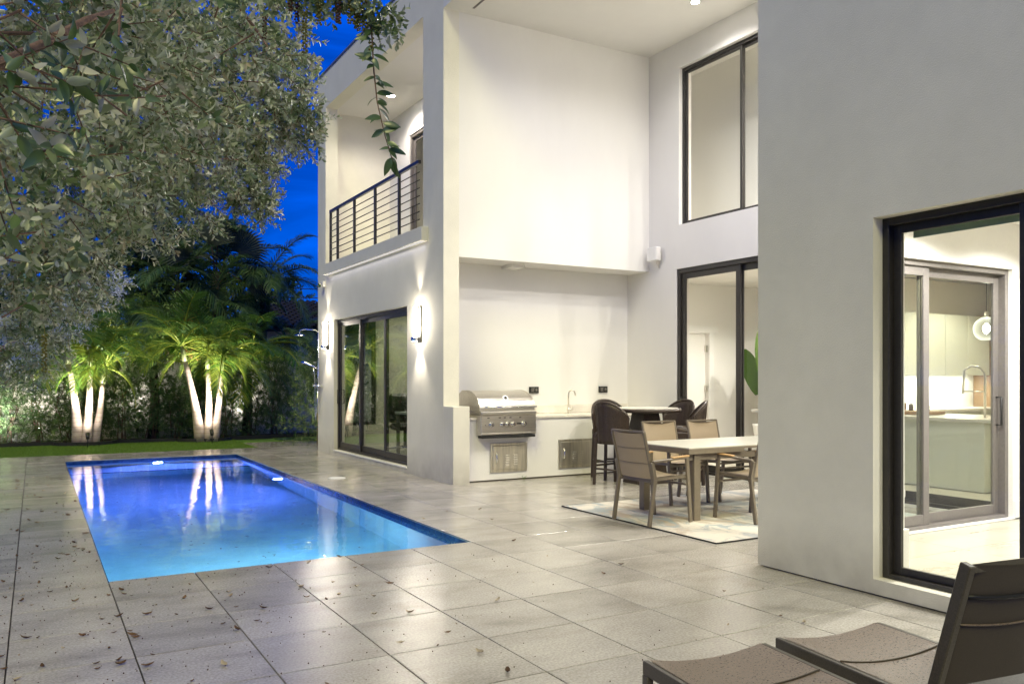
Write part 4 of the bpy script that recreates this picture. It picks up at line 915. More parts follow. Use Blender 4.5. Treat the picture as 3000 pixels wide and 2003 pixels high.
def twigs(centers, counts, tl, per, leafL, ratio=.42, bias=(0, 0, -.1), spread=1.0, shell=.35, squash=1):
    out = []
    for (cx, cy, cz, r), n in zip(centers, counts):
        q = unit(rs.normal(size=(n, 3))); rad = r*(shell+(1-shell)*rs.uniform(0, 1, (n, 1))**.5); st = np.array([cx, cy, cz])+q*rad*np.array([1, 1, squash])
        d = unit(q*.7+rs.normal(size=(n, 3))*.6+np.array(bias)); out.append(np.c_[st, d])
    A = np.concatenate(out); n = len(A); Ps = []; Ds = []; Ns = []; Ls = []; To = []
    tt = rs.uniform(0, 1, n)
    a1 = unit(np.cross(A[:, 3:], rs.normal(size=(n, 3)))); a2 = np.cross(A[:, 3:], a1)
    for k in range(per):
        u = (k+.5)/per; ang = k*2.4; rd = a1*math.cos(ang)+a2*math.sin(ang)
        Ps.append(A[:, :3]+A[:, 3:]*tl*u+rs.normal(0, .004, (n, 3))); Ds.append(A[:, 3:]*(.45+.5*u)+rd*spread*(1.05-.5*u)+rs.normal(0, .12, (n, 3)))
        Ns.append(A[:, 3:]*.8-rd*.3+rs.normal(0, .2, (n, 3))); Ls.append(leafL*rs.uniform(.7, 1.2, n)*(1.05-.35*u)); To.append(np.clip(tt*.55+rs.uniform(0, .5, n), 0, 1))
    P = np.concatenate(Ps); L = np.concatenate(Ls)
    return A, leaf_mesh(P, np.concatenate(Ds), np.concatenate(Ns), L, L*ratio, np.concatenate(To))
def stick(mb, A, tl, r):
    for a in A: mb.tube([tuple(a[:3]), tuple(a[:3]+a[3:]*tl)], [r, r*.4], 4, False)
def rebase(me, o):
    me.transform(Matrix.Translation(-Vector(o)))
    return me

# ---- near silver tree
T0 = (-2.3, 5.6, 0)
tree = root('silver_tree', T0, 'big silvery green small leaved tree overhanging the upper left of the deck', 'tree')
LB = [(0.08, 8.57, 2.25, 0.5), (-0.1, 7.55, 2.69, 0.9), (0.32, 7.84, 2.85, 0.52), (0.80, 7.94, 3.2, 0.5), (1.18, 7.94, 3.38, 0.55), (1.48, 7.91, 3.43, 0.4), (1.59, 7.85, 3.53, 0.28), (1.0, 8.0, 3.0, 0.35), (0.2, 8.3, 2.5, 0.25), (1.74, 7.07, 3.88, 0.42), (1.86, 7.0, 3.68, 0.26), (1.49, 7.21, 3.82, 0.6), (1.14, 7.41, 3.68, 0.75), (1.2, 6.81, 4.05, 0.75), (1.52, 6.39, 4.08, 0.35), (0.59, 6.58, 3.29, 0.9), (0.37, 5.78, 3.55, 0.9), (0.03, 5.28, 2.91, 0.8), (0.03, 4.6, 3.13, 0.7), (0.67, 5.38, 3.49, 0.7), (-0.18, 9.32, 2.03, 0.5), (-0.06, 9.26, 1.7, 0.3), (1.72, 7.77, 3.12, 0.15), (-0.07, 3.73, 2.27, 0.4), (1.78, 7.74, 3.03, 0.12), (1.83, 7.71, 3.4, 0.15), (1.94, 6.96, 3.51, 0.15), (0.15, 7.96, 2.5, 0.5),
      (-1.2, 6.5, 3.2, 1.1), (-1.6, 8, 3.0, 1.2), (-1.0, 5, 3.6, 1.0), (.3, 6.5, 4.4, 1.0), (-2.6, 6.2, 4.0, 1.2), (-.6, 7.6, 4.1, 1.1)]
cnt = [int(36+390*r*r*(1 if i < 30 else .35)) for i, (_, _, _, r) in enumerate(LB)]
Atw, (V, F, To) = twigs(LB, cnt, .17, 13, .062, .42, (.05, -.1, -.12))
print('silver leaves', len(F)//2)
obj('foliage', rebase(npmesh('foliage', V, F, M['leaf_silver'], To), T0), tree)['kind'] = 'stuff'
m = MB(); stick(m, Atw[::2], .18, .0035); m.build('twigs', M['bark'], tree)['kind'] = 'stuff'
MB().tube([(-2.3, 5.6, -.1), (-2.2, 5.65, .8), (-2.25, 5.6, 1.5), (-2.1, 5.7, 2.3)], [.17, .14, .13, .12], 12).build('trunk', M['bark'], tree)
for tip in ((.4, 7.8, 2.5), (1.3, 7.6, 3.4), (1.2, 6.9, 3.95), (.5, 5.7, 3.4), (0, 4.6, 3.1), (-.1, 9.2, 2.0), (-1.2, 7.4, 3.4)):
    a = Vector((-2.1, 5.7, 2.3)); b = Vector(tip); mid = a.lerp(b, .45)+Vector((0, 0, .35)); q = a.lerp(b, .75)+Vector((.05, 0, .2))
    MB().tube([a, mid, q, b], [.06, .035, .02, .008], 7).build('limb', M['bark'], tree)
BR = [[(-0.25, 2.79, 2.25, 0.02), (-0.09, 2.93, 2.39, 0.018), (0.02, 3.1, 2.53, 0.015), (0.16, 3.37, 2.74, 0.012), (0.26, 3.54, 2.86, 0.008)], [(0.17, 5.66, 3.72, 0.02), (0.64, 5.97, 3.81, 0.015), (1.06, 6.31, 3.85, 0.01), (1.69, 7.1, 3.99, 0.006)], [(0.74, 3.61, 3.01, 0.008), (0.82, 3.68, 2.97, 0.006), (0.92, 3.85, 2.96, 0.004)], [(0.35, 5.56, 2.84, 0.015), (0.85, 6.43, 3.07, 0.01), (1.49, 7.21, 3.28, 0.006)], [(-.4, 2.7, 2.7, .014), (.1, 2.85, 2.82, .012), (.5, 2.95, 2.85, .01), (0.8, 3.0, 2.86, 0.007), (0.96, 2.91, 2.87, 0.006), (1.022, 2.88, 2.88, 0.005)]]
for b in BR: MB().tube([p[:3] for p in b], [p[3] for p in b], 8).build('branch', M['bark'], tree)
# near leaves as single parts: five shared leaf shapes
def one_leaf(L, Wd, tone, curl, fold):
    n = 6; V = []; F = []
    for i in range(n+1):
        u = i/n; w_ = Wd*.5*(math.sin(math.pi*min(1, u**.8*.97+.015))**.8)
        x = L*u; z = -curl*L*u*u
        V += [(x, -w_, z+fold*w_), (x, 0, z), (x, w_, z+fold*w_)]
    for i in range(n): q = 3*i; F += [(q, q+3, q+4, q+1), (q+1, q+4, q+5, q+2)]
    return npmesh('leaf', V, F, M['leaf_silver'], [tone]*len(V))
SH = [one_leaf(.062, .026, t, c, f) for t, c, f in ((.05, .15, .3), (.25, .25, .4), (.4, .1, .2), (.6, .3, .5), (.85, .2, .35), (.15, .35, .3))]
def frame_rot(d, up):
    d = Vector(d).normalized(); s_ = Vector(up).cross(d)
    s_ = s_.normalized() if s_.length > 1e-4 else d.orthogonal().normalized()
    u = d.cross(s_); return Matrix((d, s_, u)).transposed()
def put_leaf(p, d, up, sc_, me, par, base):
    o = obj('leaf', me, par); Mx = frame_rot(d, up)@Matrix.Diagonal((sc_, sc_, sc_)); o.matrix_local = Matrix.Translation(Vector(p)-Vector(base))@Mx.to_4x4(); return o
NEAR = [(-0.01, 2.66, 2.31, 0.2), (0.18, 2.78, 2.47, 0.25), (-0.06, 2.57, 2.07, 0.18), (0.17, 2.9, 2.38, 0.2), (-0.08, 2.81, 1.99, 0.12), (-0.0, 2.65, 2.24, 0.2), (0.07, 2.73, 2.48, 0.2), (0.61, 3.34, 2.82, 0.2), (0.28, 3.07, 2.57, 0.2), (0.07, 3.07, 2.31, 0.22), (-0.09, 3.97, 1.81, 0.15), (0.35, 3.26, 2.48, 0.12), (-0.07, 2.46, 2.37, 0.1), (0.61, 3.8, 2.6, 0.12), (-0.09, 3.51, 1.96, 0.14)]
nl = 0; nm = MB()
for (x, y, z, r) in NEAR:
    for t in range(3 if r > .15 else 2):
        st = Vector((x, y, z))+Vector([rnd.gauss(0, 1) for _ in range(3)]).normalized()*r*rnd.uniform(.2, .8)
        d = Vector((rnd.gauss(.1, .6), rnd.gauss(-.2, .6), rnd.gauss(-.1, .5))).normalized(); a1 = d.orthogonal().normalized(); a2 = d.cross(a1); tl = rnd.uniform(.09, .15)
        nm.tube([st-d*.1, st+d*tl], [.004, .0018], 5, False)
        for k in range(7):
            if nl >= 262: break
            an = k*2.4+t; rd = a1*math.cos(an)+a2*math.sin(an); u = (k+1)/7
            put_leaf(st+d*tl*u, d*(.35+.6*u)+rd*(1.1-.5*u), d*.8-rd*.2+Vector((0, 0, .2)), rnd.uniform(.8, 1.25), rnd.choice(SH), tree, T0); nl += 1
# drooping spray over the balcony
DR = [(1.022, 2.872, 2.885), (1.043, 2.86, 2.774), (1.054, 2.854, 2.676), (1.059, 2.851, 2.565), (1.07, 2.844, 2.442), (1.095, 2.83, 2.319), (1.118, 2.817, 2.233)]
nm.tube(DR, [.004, .0035, .003, .0028, .0024, .002, .0014], 6)
nm.build('twigs', M['bark'], tree)['kind'] = 'stuff'
n2 = 0
for k in range(52):
    u = min(1, max(.1, .12+.88*k/51+rnd.gauss(0, .02))); s_ = u*(len(DR)-1); i = min(int(s_), len(DR)-2); p = Vector(DR[i]).lerp(Vector(DR[i+1]), s_-i)
    side = rnd.choice((1, -1)); d = Vector((.87*side+rnd.gauss(0, .35), -.5*side+rnd.gauss(0, .5), rnd.uniform(-.9, .35)))
    if u > .97: d = Vector((.3*side, .1, -1))
    put_leaf(p+Vector((rnd.gauss(0, .003), 0, 0)), d, (rnd.gauss(0, .4), -.6, rnd.uniform(.1, .9)), rnd.uniform(.6, 1.1), SH[rnd.choice((0, 5, 0, 1))], tree, T0); n2 += 1
# foliage round the hanging seeds at the top (small, joined)
LT = [(1.0, 2.93, 2.86, .06), (.93, 2.98, 2.86, .07), (.84, 3.05, 2.88, .07), (1.08, 2.86, 2.78, .045), (1.12, 2.84, 2.74, .04), (.74, 3.3, 2.92, .10), (.62, 3.5, 2.93, .15)]
_, (V, F, To) = twigs(LT, [40, 45, 40, 22, 18, 34, 36], .06, 7, .036, .42)
obj('foliage', rebase(npmesh('foliage', V, F, M['leaf_silver'], To*.7), T0), tree)['kind'] = 'stuff'
SEED = [(0.844, 2.974, 2.774, 0.156, 0), (1.001, 2.884, 2.835, 0.117, 0), (1.022, 2.872, 2.835, 0.135, 0), (1.038, 2.863, 2.835, 0.123, 0), (0.985, 2.893, 2.835, 0.111, 0), (1.028, 2.926, 2.85, 0.113, 0), (1.012, 2.90, 2.84, .13, 0), (0.847, 3.088, 2.856, 0.089, 1), (0.889, 2.948, 2.799, 0.08, 0), (0.79, 3.351, 2.893, 0.101, 1), (0.949, 2.914, 2.805, 0.08, 1), (0.03, 3.44, 1.606, 0.135, 0), (1.052, 2.856, 2.676, 0.05, 0), (.8, 3.0, 2.84, .07, 1)]
ico = [(0, 0, 1), (.89, 0, .45), (.28, .85, .45), (-.72, .53, .45), (-.72, -.53, .45), (.28, -.85, .45), (.72, .53, -.45), (-.28, .85, -.45), (-.89, 0, -.45), (-.28, -.85, -.45), (.72, -.53, -.45), (0, 0, -1)]
icf = [(0, 1, 2), (0, 2, 3), (0, 3, 4), (0, 4, 5), (0, 5, 1), (1, 6, 2), (2, 7, 3), (3, 8, 4), (4, 9, 5), (5, 10, 1), (2, 6, 7), (3, 7, 8), (4, 8, 9), (5, 9, 10), (1, 10, 6), (11, 7, 6), (11, 8, 7), (11, 9, 8), (11, 10, 9), (11, 6, 10)]
def ball(mb, c, r): return mb.add([(c[0]+x*r, c[1]+y*r, c[2]+z*r) for x, y, z in ico], icf, True)
for x, y, z, L, b in SEED:
    m = MB(); m.tube([(x, y, z+.03), (x+.004, y, z-L)], .0015, 4)
    for k in range(int(L/.0042)):
        zz = z-L*(k+.5)/int(L/.0042); a = k*2.4; ball(m, (x+math.cos(a)*.007, y+math.sin(a)*.007, zz), rnd.uniform(.0042, .0062))
    m.build('seed_string', M['seed_brown' if b else 'seed_green'], tree)

# ---- silver shrub beyond the deck, blue light painted into its leaves
SB = (-1.1, 13.7, 0)
st_ = root('blue_lit_shrub', SB, 'silvery bush with blue light painted into its pale leaves, on the left edge behind the silver tree', 'bush')
_, (V, F, To) = twigs([(.62, 13.5, 2.62, .26), (.28, 13.6, 2.3, .32), (1.0, 13.3, 2.82, .16), (-.15, 13.9, 2.0, .4), (-.9, 13.8, 2.1, .8), (-.5, 13.6, 2.6, .5)], [90, 130, 40, 150, 160, 120], .18, 12, .055, .42)
obj('foliage', rebase(npmesh('foliage', V, F, M['leaf_blue_lit'], To), SB), st_)
MB().tube([(-1.1, 13.7, -.02), (-1.05, 13.7, .8), (-.7, 13.7, 1.6), (0, 13.6, 2.2)], [.07, .06, .04, .02], 8).build('trunk', M['bark'], st_)

# ---- palms
def frond_mesh(name, L, pairs, ll, rise, drop, mt, tone=(.2, .8), dr=.5, width=.026, seed=1):
    r_ = np.random.RandomState(seed); us = np.linspace(0, 1, 12)
    C_ = lambda u: np.array([L*u*(1-.18*u*u), 0, rise*u-drop*u*u*1.0])
    mb = MB(); mb.tube([tuple(C_(u)) for u in us], [.022*(1-.85*u)+.003 for u in us], 5, False)
    V = [np.array(mb.v)]; F = [np.array([f for f in mb.f if len(f) == 4])]; T = [np.full(len(mb.v), .95)]; nb = len(mb.v)
    for k in range(pairs):
        u = .18+.82*(k+.5)/pairs; p = C_(u); t = C_(min(1, u+.02))-C_(u-.02); t /= np.linalg.norm(t); up = np.array([-t[2], 0, t[0]])
        for sg in (-1, 1):
            l_ = ll*(math.sin(math.pi*min(.97, .22+u*.72))**.7)*r_.uniform(.85, 1.1)
            d = t*(.45+.5*u)+np.array([0, sg, 0])*(1.0-.35*u)+up*.22+r_.normal(0, .06, 3); d /= np.linalg.norm(d)
            w_ = np.cross(d, up); w_ /= np.linalg.norm(w_); w_ *= width*.5
            q1 = p+d*l_*.4; q2 = p+d*l_*.75-np.array([0, 0, dr*l_*.22]); q3 = p+d*l_-np.array([0, 0, dr*l_*.62])
            V.append(np.array([p-w_*.5, p+w_*.5, q1-w_, q1+w_, q2-w_*.8, q2+w_*.8, q3-w_*.1, q3+w_*.1]))
            F.append(np.array([(0, 1, 3, 2), (2, 3, 5, 4), (4, 5, 7, 6)])+nb); nb += 8; T.append(np.full(8, r_.uniform(*tone)))
    return npmesh(name, np.concatenate(V), np.concatenate(F), mt, np.concatenate(T))
FG = [frond_mesh('frond', 1.45, 34, .46, .80, .95, M['palm_leaf'], (.15, .75), .4, .019, 1), frond_mesh('frond', 1.3, 32, .44, .45, .95, M['palm_leaf'], (.3, 1), .45, .019, 2),
      frond_mesh('frond', 1.6, 36, .48, 1.0, .9, M['palm_leaf'], (.0, .5), .35, .02, 3), frond_mesh('frond', 1.25, 32, .42, .2, .9, M['palm_leaf'], (.4, 1), .5, .019, 4)]
FD = [frond_mesh('frond', 2.6, 56, .66, 1.8, 1.7, M['palm_dark'], (0, 1), .6, .028, 5), frond_mesh('frond', 2.3, 52, .62, .9, 1.9, M['palm_dark'], (0, 1), .8, .028, 6), frond_mesh('frond', 2.7, 56, .62, 2.5, 1.7, M['palm_dark'], (0, 1), .5, .028, 7)]
FX = [frond_mesh('frond', 1.5, 30, .45, .2, 1.3, M['palm_dead'], (0, 1), .9, .035, 8), frond_mesh('frond', 2.2, 42, .6, 1.4, 1.2, M['palm_grey'], (0, 1), .7, .05, 9)]
def crown(par, base, top, n, meshes, tilt, rz0=0, scale=1):
    for k in range(n):
        me = meshes[(k*7+int(rz0*3)) % len(meshes)]; o = obj('frond', me, par, Vector(top)-Vector(base))
        o.rotation_euler = (rnd.uniform(-.15, .15), rnd.uniform(*tilt), rz0+k*2.399+rnd.uniform(-.2, .2)); sc_ = scale*rnd.uniform(.85, 1.12); o.scale = (sc_, sc_, sc_)
def palm_clump(base, trunks, label):
    t = root('palm_tree', base, label, 'palm tree', 'uplit triple trunk palms')
    for i, (b, tp, r0, r1) in enumerate(trunks):
        b, tp = Vector(b), Vector(tp); pts = []; rr = []
        for k in range(9):
            u = k/8; p = b.lerp(tp, u)+Vector((0, 0, 0))+(b-tp).normalized().cross(Vector((0, 1, 0)))*math.sin(u*3.1)*.03; pts.append(p); rr.append(r0*(1-u)**2.2*.55+r1+(r0*.45-r1*.45)*(1-u)**.6*.6)
        MB().tube(pts, rr, 14).build('trunk', M['palm_trunk'], t)
        cs = tp+(tp-b).normalized()*.42
        MB().tube([tp-Vector((0, 0, .02)), tp+(cs-tp)*.5, cs], [r1*1.1, r1*.95, r1*.35], 10).build('crownshaft', M['crownshaft'], t)
        crown(t, base, cs-Vector((0, 0, .08)), 14, FG, (-.85, .4), i*1.3)
    return t
palm_clump((.97, 20.3, 0), [((.83, 20.38, 0), (.62, 20.3, 1.78), .13, .052), ((.96, 20.30, 0), (1.04, 20.3, 1.72), .11, .05), ((1.12, 20.42, 0), (1.30, 20.45, 1.35), .10, .048)], 'left triple trunk palm glowing in the uplight beyond the pool')
palm_clump((3.43, 20.1, 0), [((3.30, 20.1, 0), (2.94, 20.0, 1.85), .125, .052), ((3.44, 20.08, 0), (3.45, 20.1, 1.68), .105, .05), ((3.58, 20.1, 0), (3.76, 20.15, 1.65), .11, .05)], 'right triple trunk palm glowing in the uplight beyond the pool')
def tall_palm(x, y, h, label, n=13, ms=None, sc_=1, tilt=(-.5, .5)):
    b = (x, y, 0); t = root('palm_tree', b, label, 'palm tree')
    MB().tube([(x, y, -.1), (x+.05, y, h*.5), (x, y, h)], [.14, .11, .10], 10).build('trunk', M['bark_dark'], t)
    crown(t, b, (x, y, h), n, ms or FD, tilt, x, sc_); return t
tall_palm(3.4, 24.3, 4.0, 'dark feathery palm rising just right of the middle of the tree group')
tall_palm(4.7, 25.0, 4.6, 'tallest dark palm against the blue sky', 17)
tall_palm(5.8, 24.9, 4.1, 'dark palm with drooping fronds at the right end of the tree group', 16, sc_=.9)
tall_palm(4.1, 24.0, 3.2, 'dark palm in front of the fan palm trunk', 16, sc_=.9)
tall_palm(2.2, 24.0, 3.2, 'dark palm half hidden behind the bushes above the left uplit palm', 13)
tall_palm(3.9, 23.2, 2.5, 'low green palm behind the right uplit palm', 17, FG, 1.45)
tall_palm(5.15, 23.1, 2.2, 'low green palm arching over the hedge at its right end', 17, FG, 1.5)
tall_palm(4.7, 21.9, 1.7, 'low green palm in front of the wall right of the right uplit palm', 14, FG, 1.25)
tall_palm(2.5, 22.0, 1.9, 'low green palm in front of the wall between the uplit palms', 14, FG, 1.2)
tall_palm(1.6, 23.3, 2.6, 'low green palm behind the left uplit palm', 16, FG, 1.45)
tall_palm(6.5, 24.8, 2.6, 'dark palm partly hiding the neighbouring roof', 12, sc_=.8)
tall_palm(.2, 23.3, 2.0, 'low palm at the far left of the garden wall', 12, FG, 1.35)
# fan palm with pale pleated leaves and an orange dead frond
fp = root('fan_palm', (4.3, 23.9, 0), 'fan palm with pale grey pleated leaves standing against the sky', 'fan palm')
MB().tube([(4.3, 23.9, -.1), (4.3, 23.9, 4.4)], [.14, .10], 10).build('trunk', M['bark_dark'], fp)
def fan(o, d, up, r, spread, mt, seed, seg=22):
    Mx = frame_rot(d, up); V = []; F = []
    for k in range(seg):
        a0 = -spread/2+spread*k/seg; a1 = a0+spread/seg; am = (a0+a1)/2; r_ = r*(.85+.15*math.cos(am*1.2))
        pr = lambda a, q, z: Vector(o)+Mx@Vector((math.cos(a)*q, math.sin(a)*q, z))
        b = len(V); V += [pr(a0, .08, 0), pr(am, .08, .02), pr(a1, .08, 0), pr(a0, r_*.7, 0), pr(am, r_*.72, .05), pr(a1, r_*.7, 0), pr(am, r_, -.12)-Vector((0, 0, .12))]
        F += [(b, b+3, b+4, b+1), (b+1, b+4, b+5, b+2), (b+3, b+6, b+4, b+4), (b+4, b+6, b+5, b+5)]
    F = [tuple(dict.fromkeys(f)) for f in F]; mb = MB().add(V, F)
    ob = mb.build('leaf', mt, fp); at = ob.data.attributes.new('tone', 'FLOAT', 'POINT'); at.data.foreach_set('value', np.random.RandomState(seed).uniform(0, 1, len(ob.data.vertices)).astype(np.float32)); return ob
for k, (o, d, up, r, sp_) in enumerate((((4.15, 23.6, 5.0), (.2, -.25, 1), (0, -1, .1), .95, 2.2), ((4.8, 23.7, 4.85), (.6, -.2, .9), (0, -1, .1), 1.0, 2.4), ((4.95, 23.6, 4.1), (.9, -.3, .2), (0, -1, .3), .8, 2.2), ((3.65, 23.6, 4.7), (-.8, -.3, .6), (0, -1, .2), .9, 2.2), ((4.4, 23.9, 5.3), (.0, .2, 1), (0, -1, 0), .9, 2.4))):
    fan(o, d, up, r, sp_, M['palm_grey'], k); MB().tube([(4.3, 23.9, 3.9), tuple(Vector((4.3, 23.9, 4.6)).lerp(Vector(o), .5)), o], [.03, .02, .015], 5).build('stalk', M['bark_dark'], fp)
for lo, ro in (((3.2, 23.0, 3.55), (0, .5, -.6)), ((3.3, 23.0, 3.3), (.3, .9, -1.2)), ((.75, 22.4, 2.35), (0, .4, 2.6))):
    o = obj('dead_frond', FX[0], fp, Vector(lo)-Vector((4.3, 23.9, 0)), ro)
o = obj('frond', FX[1], fp, Vector((3.2, 23.8, 4.2))-Vector((4.3, 23.9, 0)), (0, -.2, .3)); o = obj('frond', FX[1], fp, Vector((3.0, 24.2, 4.3))-Vector((4.3, 23.9, 0)), (0, -.5, 2.2))

# ---- dark broadleaf trees behind
def cloud_tree(x, y, h, r, label, mt, nl_=500, leaf=.11):
    b = (x, y, 0); t = root('garden_tree', b, label, 'tree'); lob = []
    for k in range(9):
        a = k*2.4; q = r*.62*math.sqrt((k+.5)/9); lob.append((x+math.cos(a)*q, y+math.sin(a)*q*.8, h-r*.5+rnd.uniform(-.55, .35)*r, r*rnd.uniform(.42, .6)))
    _, (V, F, To) = twigs(lob, [nl_//9]*9, .25, 11, leaf, .5, squash=1)
    obj('crown', rebase(npmesh('crown', V, F, M[mt], To), b), t)
    MB().tube([(x, y, -.1), (x+.1, y, h*.4), (x, y, h-r*.6)], [.18, .13, .08], 9).build('trunk', M['bark'], t)
    for k in range(4): MB().tube([(x+.08, y, h*.45), (lob[k*2][0], lob[k*2][1], lob[k*2][2])], [.07, .02], 6).build('limb', M['bark'], t)
M['leaf_dark'] = foliage('leaf_dark', [(.025, .065, .02), (.05, .11, .035), (.10, .18, .06)], .2)
cloud_tree(2.9, 26, 6.0, 2.0, 'dark leafy tree behind the palms, left of the fan palm', 'leaf_dark', 1100)
cloud_tree(.9, 26.5, 4.9, 1.9, 'dark leafy tree behind the left palm', 'leaf_dark', 1100)
cloud_tree(-1.6, 26, 4.7, 2.2, 'dark leafy tree at the far left beyond the garden wall', 'leaf_dark', 1000)
cloud_tree(4.0, 26.5, 4.2, 1.6, 'dark leafy tree behind the tall palms on the right', 'leaf_dark', 900)
cloud_tree(1.2, 23.6, 3.7, 1.2, 'small glossy green tree just over the garden wall', 'leaf_green', 700, .08)
cloud_tree(3.1, 23.4, 3.5, 1.1, 'small glossy green tree between the two uplit palms', 'leaf_green', 700, .08)
cloud_tree(9.3, 39, 6.0, 2.2, 'dark tree crown over the neighbouring roof', 'leaf_dark', 600, .16)
# unseen trees added along the left boundary to block blue sky light
for k, y in enumerate((-4, 1, 6, 11, 16)): cloud_tree(-8.2, y, 3.4+(k % 2)*.5, 2.2, ('first', 'second', 'third', 'fourth', 'fifth')[k]+' tree from the camera, added unseen along the left garden boundary', 'leaf_dark', 500, .14)

# ---- hedge shrubs
def shrub_mesh(seed, w_, h, n=230, leaf=.055, mt='leaf_hedge'):
    global rs; rs = np.random.RandomState(seed); lob = []
    for k in range(10):
        z = h*(.12+.84*k/10); rr = w_*(.34+.16*rs.uniform()-.12*(k/10)**2); lob.append((rs.uniform(-.28, .28)*w_, rs.uniform(-.16, .16), z, rr))
    A, (V, F, To) = twigs(lob, [n//10+8]*10, .14, 12, leaf, .36, (0, 0, .25), squash=.8)
    return npmesh('foliage', V, F, M[mt], To)
SM = [shrub_mesh(20+k, 1.1, 1.65+.13*k, 620) for k in range(4)]
names = ['at the far left below the silvery bush', 'second from the left along the wall', 'third from the left along the wall', 'a little left of the left palm', 'behind the left trunk of the left palm', 'behind the right trunk of the left palm', 'just right of the left palm', 'midway between the two palms', 'just left of the right palm trunks', 'directly behind the right palm trunks', 'just right of the right palm', 'second from the right end', 'at the right end, tallest and loose']
for k, nm_ in enumerate(names):
    x = -1.7+k*.58; y = 21.35+rnd.uniform(-.12, .12)
    t = root('hedge_shrub', (x, y, 0), 'small leaved green hedge shrub '+nm_, 'shrub', 'hedge shrubs along the garden wall'); sc_ = rnd.uniform(.85, 1.1)*(1.2 if k == 12 else 1)
    o = obj('foliage', SM[k % 4], t, rot=(0, 0, rnd.uniform(0, 6))); o.scale = (1, 1, sc_)
    m = MB()
    for q in range(4): m.tube([(x+rnd.uniform(-.15, .15), y, -.03), (x+rnd.uniform(-.25, .25), y, .8), (x+rnd.uniform(-.3, .3), y, 1.35*sc_)], [.016, .012, .006], 5)
    m.build('stems', M['bark'], t)
for k, (x, y, s_) in enumerate(((5.45, 18.2, 1.3), (6.1, 18.3, 1.15))):
    t = root('window_shrub', (x, y, 0), ('left' if k == 0 else 'right')+' lit green shrub seen through the far window of the pool side room', 'shrub')
    o = obj('foliage', SM[k], t, rot=(0, 0, k)); o.scale = (1, 1, s_); MB().tube([(x, y, -.1), (x, y, 1.2)], [.02, .01], 6).build('stem', M['bark'], t)
# spotlights
def uplight(x, y, to, label, power, cone=75, col=(1, .94, .86)):
    t = root('garden_spotlight', (x, y, 0), label, 'garden light', 'garden spotlights in the planting bed')
    d = (Vector(to)-Vector((x, y, .2))).normalized(); a = Vector((x, y, .17))
    MB().tube([a, a+d*.13], [.035, .045], 14).build('housing', M['frame'], t); MB().tube([(x, y, -.02), (x, y, .17)], .012, 6).build('stake', M['black'], t)
    MB().tube([a+d*.131, a+d*.134], .036, 14).build('lens', M['lamp_hot'], t)
    spot('garden_lamp', a+d*.15, to, power, cone, .9, .04, col)
uplight(.97, 19.72, (.98, 20.5, 1.35), 'small black spotlight at the foot of the left palm', 38, 120); spot('garden_lamp', (.97, 19.75, .4), (.97, 20.75, 3.0), 330, 88, .9, .04, (1, .96, .86))
uplight(3.45, 19.55, (3.44, 20.3, 1.35), 'small black spotlight at the foot of the right palm', 38, 120); spot('garden_lamp', (3.45, 19.58, .4), (3.45, 20.65, 3.0), 330, 88, .9, .04, (1, .96, .86))
uplight(-.9, 20.3, (-.6, 22.0, 1.5), 'small black spotlight in front of the far left hedge shrubs', 150, 110, (.93, .96, 1))
uplight(2.15, 21.95, (2.15, 22.6, 2.4), 'small black spotlight hidden behind the hedge between the palms', 34, 110)
uplight(.1, 21.95, (.1, 22.6, 2.2), 'small black spotlight hidden behind the hedge left of the left palm', 34, 110)
uplight(4.7, 22.1, (4.75, 22.9, 3.0), 'small black spotlight hidden behind the hedge right of the right palm', 34, 110)
uplight(3.6, 22.9, (3.8, 23.4, 4.0), 'small black spotlight behind the garden wall under the tall palms', 700, 130)
uplight(1.8, 22.9, (2.0, 23.6, 4.0), 'small black spotlight behind the garden wall behind the left palm', 260, 130)
uplight(5.8, 17.4, (5.8, 18.2, 1.2), 'small black spotlight behind the house below the side window', 45, 120)
# garden hose
m = MB(); pts = [(5.35+math.cos(a/6*math.pi)*(.28+.01*a), 19.45+math.sin(a/6*math.pi)*.28, .015+.004*(a % 5)) for a in range(30)]
m.tube(pts, .012, 6).tube([(5.65, 19.5, .02), (5.5, 19.3, .28), (5.3, 19.2, .34), (5.2, 19.3, .05)], .012, 6)
tag(m.build('garden_hose', M['hose']), 'coiled dark green garden hose lying beyond the house corner', 'hose')

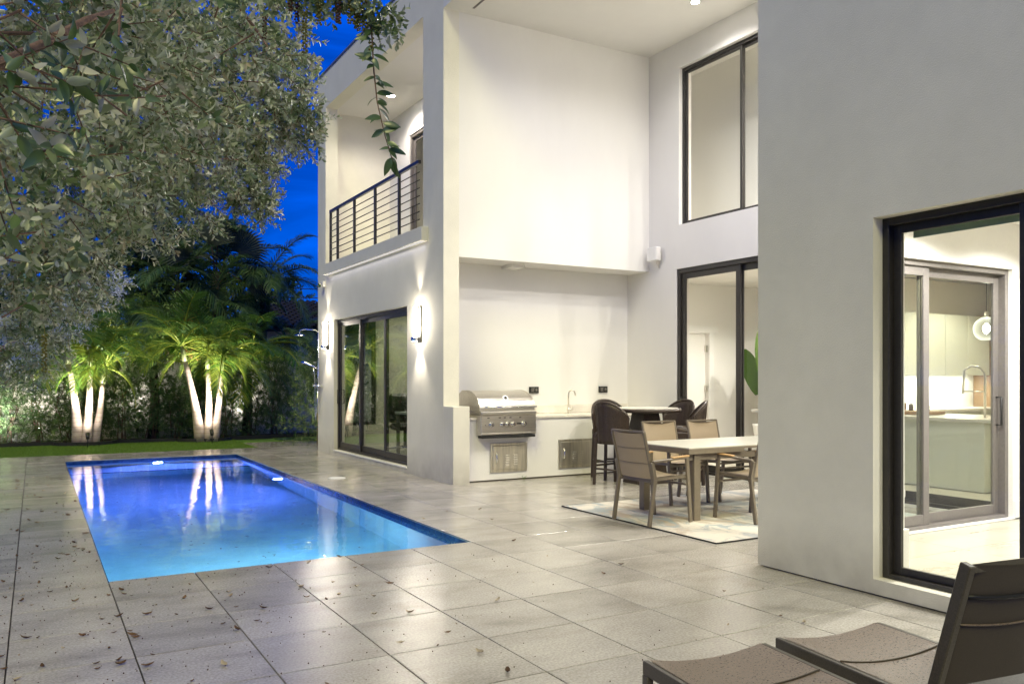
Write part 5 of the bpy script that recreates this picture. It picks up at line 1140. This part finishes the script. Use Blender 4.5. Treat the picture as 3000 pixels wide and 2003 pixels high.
# ================================================================== FALLEN LEAVES
DL = []
for k in range(5):
    L = .05; n = 5; V = []; F = []; r_ = random.Random(k)
    for i in range(n+1):
        u = i/n; w_ = L*.22*math.sin(math.pi*min(1, u*.94+.03))**.7; z = .003+L*(.16+.1*r_.random())*(2*u-1)**2
        V += [(L*(u-.5), -w_, z+w_*r_.uniform(.3, .9)), (L*(u-.5), 0, z), (L*(u-.5), w_, z+w_*r_.uniform(.2, .9))]
    for i in range(n): q = 3*i; F += [(q, q+3, q+4, q+1), (q+1, q+4, q+5, q+2)]
    DL.append(npmesh('fallen_leaf', V, F, M['dry_leaf'], [(.1, .3, .5, .75, .95)[k]]*len(V)))
def in_pool(x, y, m_=.03): return PX0-m_ < x < PX1+m_ and PY0-m_ < y < PY1+m_
nf = 0
while nf < 285:
    x = rnd.uniform(-.7, 4.6); y = rnd.uniform(2.6, 14)
    dens = (1.0 if x < .5 else .75 if x < 1.1 else .38 if x < 2.2 else .07)*(1 if y < 8 else .5)
    if rnd.random() > dens or in_pool(x, y): continue
    a = R(29.81); d = x*math.sin(a)+y*math.cos(a); l = x*math.cos(a)-y*math.sin(a)
    if abs(l/d) > .66: continue
    o = obj('fallen_leaf', DL[rnd.choice((0, 1, 1, 2, 3, 4, 0))], None, (x, y, .001), (rnd.uniform(-.2, .2), rnd.uniform(-.15, .15), rnd.uniform(0, 6.28))); s_ = rnd.choice((.4, .55, .65, .8, 1.0, 1.25)); o.scale = (s_, s_, s_)
    zone = 'on the tiles left of the pool' if x < .45 else 'on the tiles in front of the pool' if x < 3.36 and y < 6.6 else 'on the tiles between pool and house'
    ki_ = DL.index(o.data); lk = ('dark brown', 'brown', 'tan', 'pale tan', 'cream coloured')[ki_]
    tag(o, lk+(' small' if s_ < .65 else ' large')+' curled dry leaf lying '+zone, 'dry leaf', lk+(' small' if s_ < .65 else ' large')+' dry leaves '+zone); nf += 1
nf = 0
while nf < 46:
    x = rnd.uniform(.8, 3.0); y = 7.0+abs(rnd.gauss(0, 2.2))
    if y > 14: continue
    o = obj('floating_leaf', DL[rnd.choice((0, 0, 1))], None, (x, y, -.056), (0, 0, rnd.uniform(0, 6.28))); s_ = rnd.uniform(.35, .8); o.scale = (s_, s_, s_*.5)
    tag(o, 'small dark leaf floating on the pool water', 'floating leaf', 'leaves floating on the pool'); nf += 1
m = MB(); k = 0
while k < 620:
    x = rnd.uniform(-.7, 3.2); y = rnd.uniform(2.4, 9)
    if in_pool(x, y) or rnd.random() > (1 if x < 1.6 else .35): continue
    r_ = rnd.uniform(.0022, .005); m.add([(x-r_, y, r_), (x, y-r_, r_), (x+r_, y, r_), (x, y+r_, r_), (x, y, 2*r_), (x, y, 0)], [(0, 1, 4), (1, 2, 4), (2, 3, 4), (3, 0, 4), (1, 0, 5), (2, 1, 5), (3, 2, 5), (0, 3, 5)]); k += 1
tag(m.build('seed_litter', M['seed_brown']), 'tiny brown seeds littering the deck tiles', 'seeds', kind='stuff')
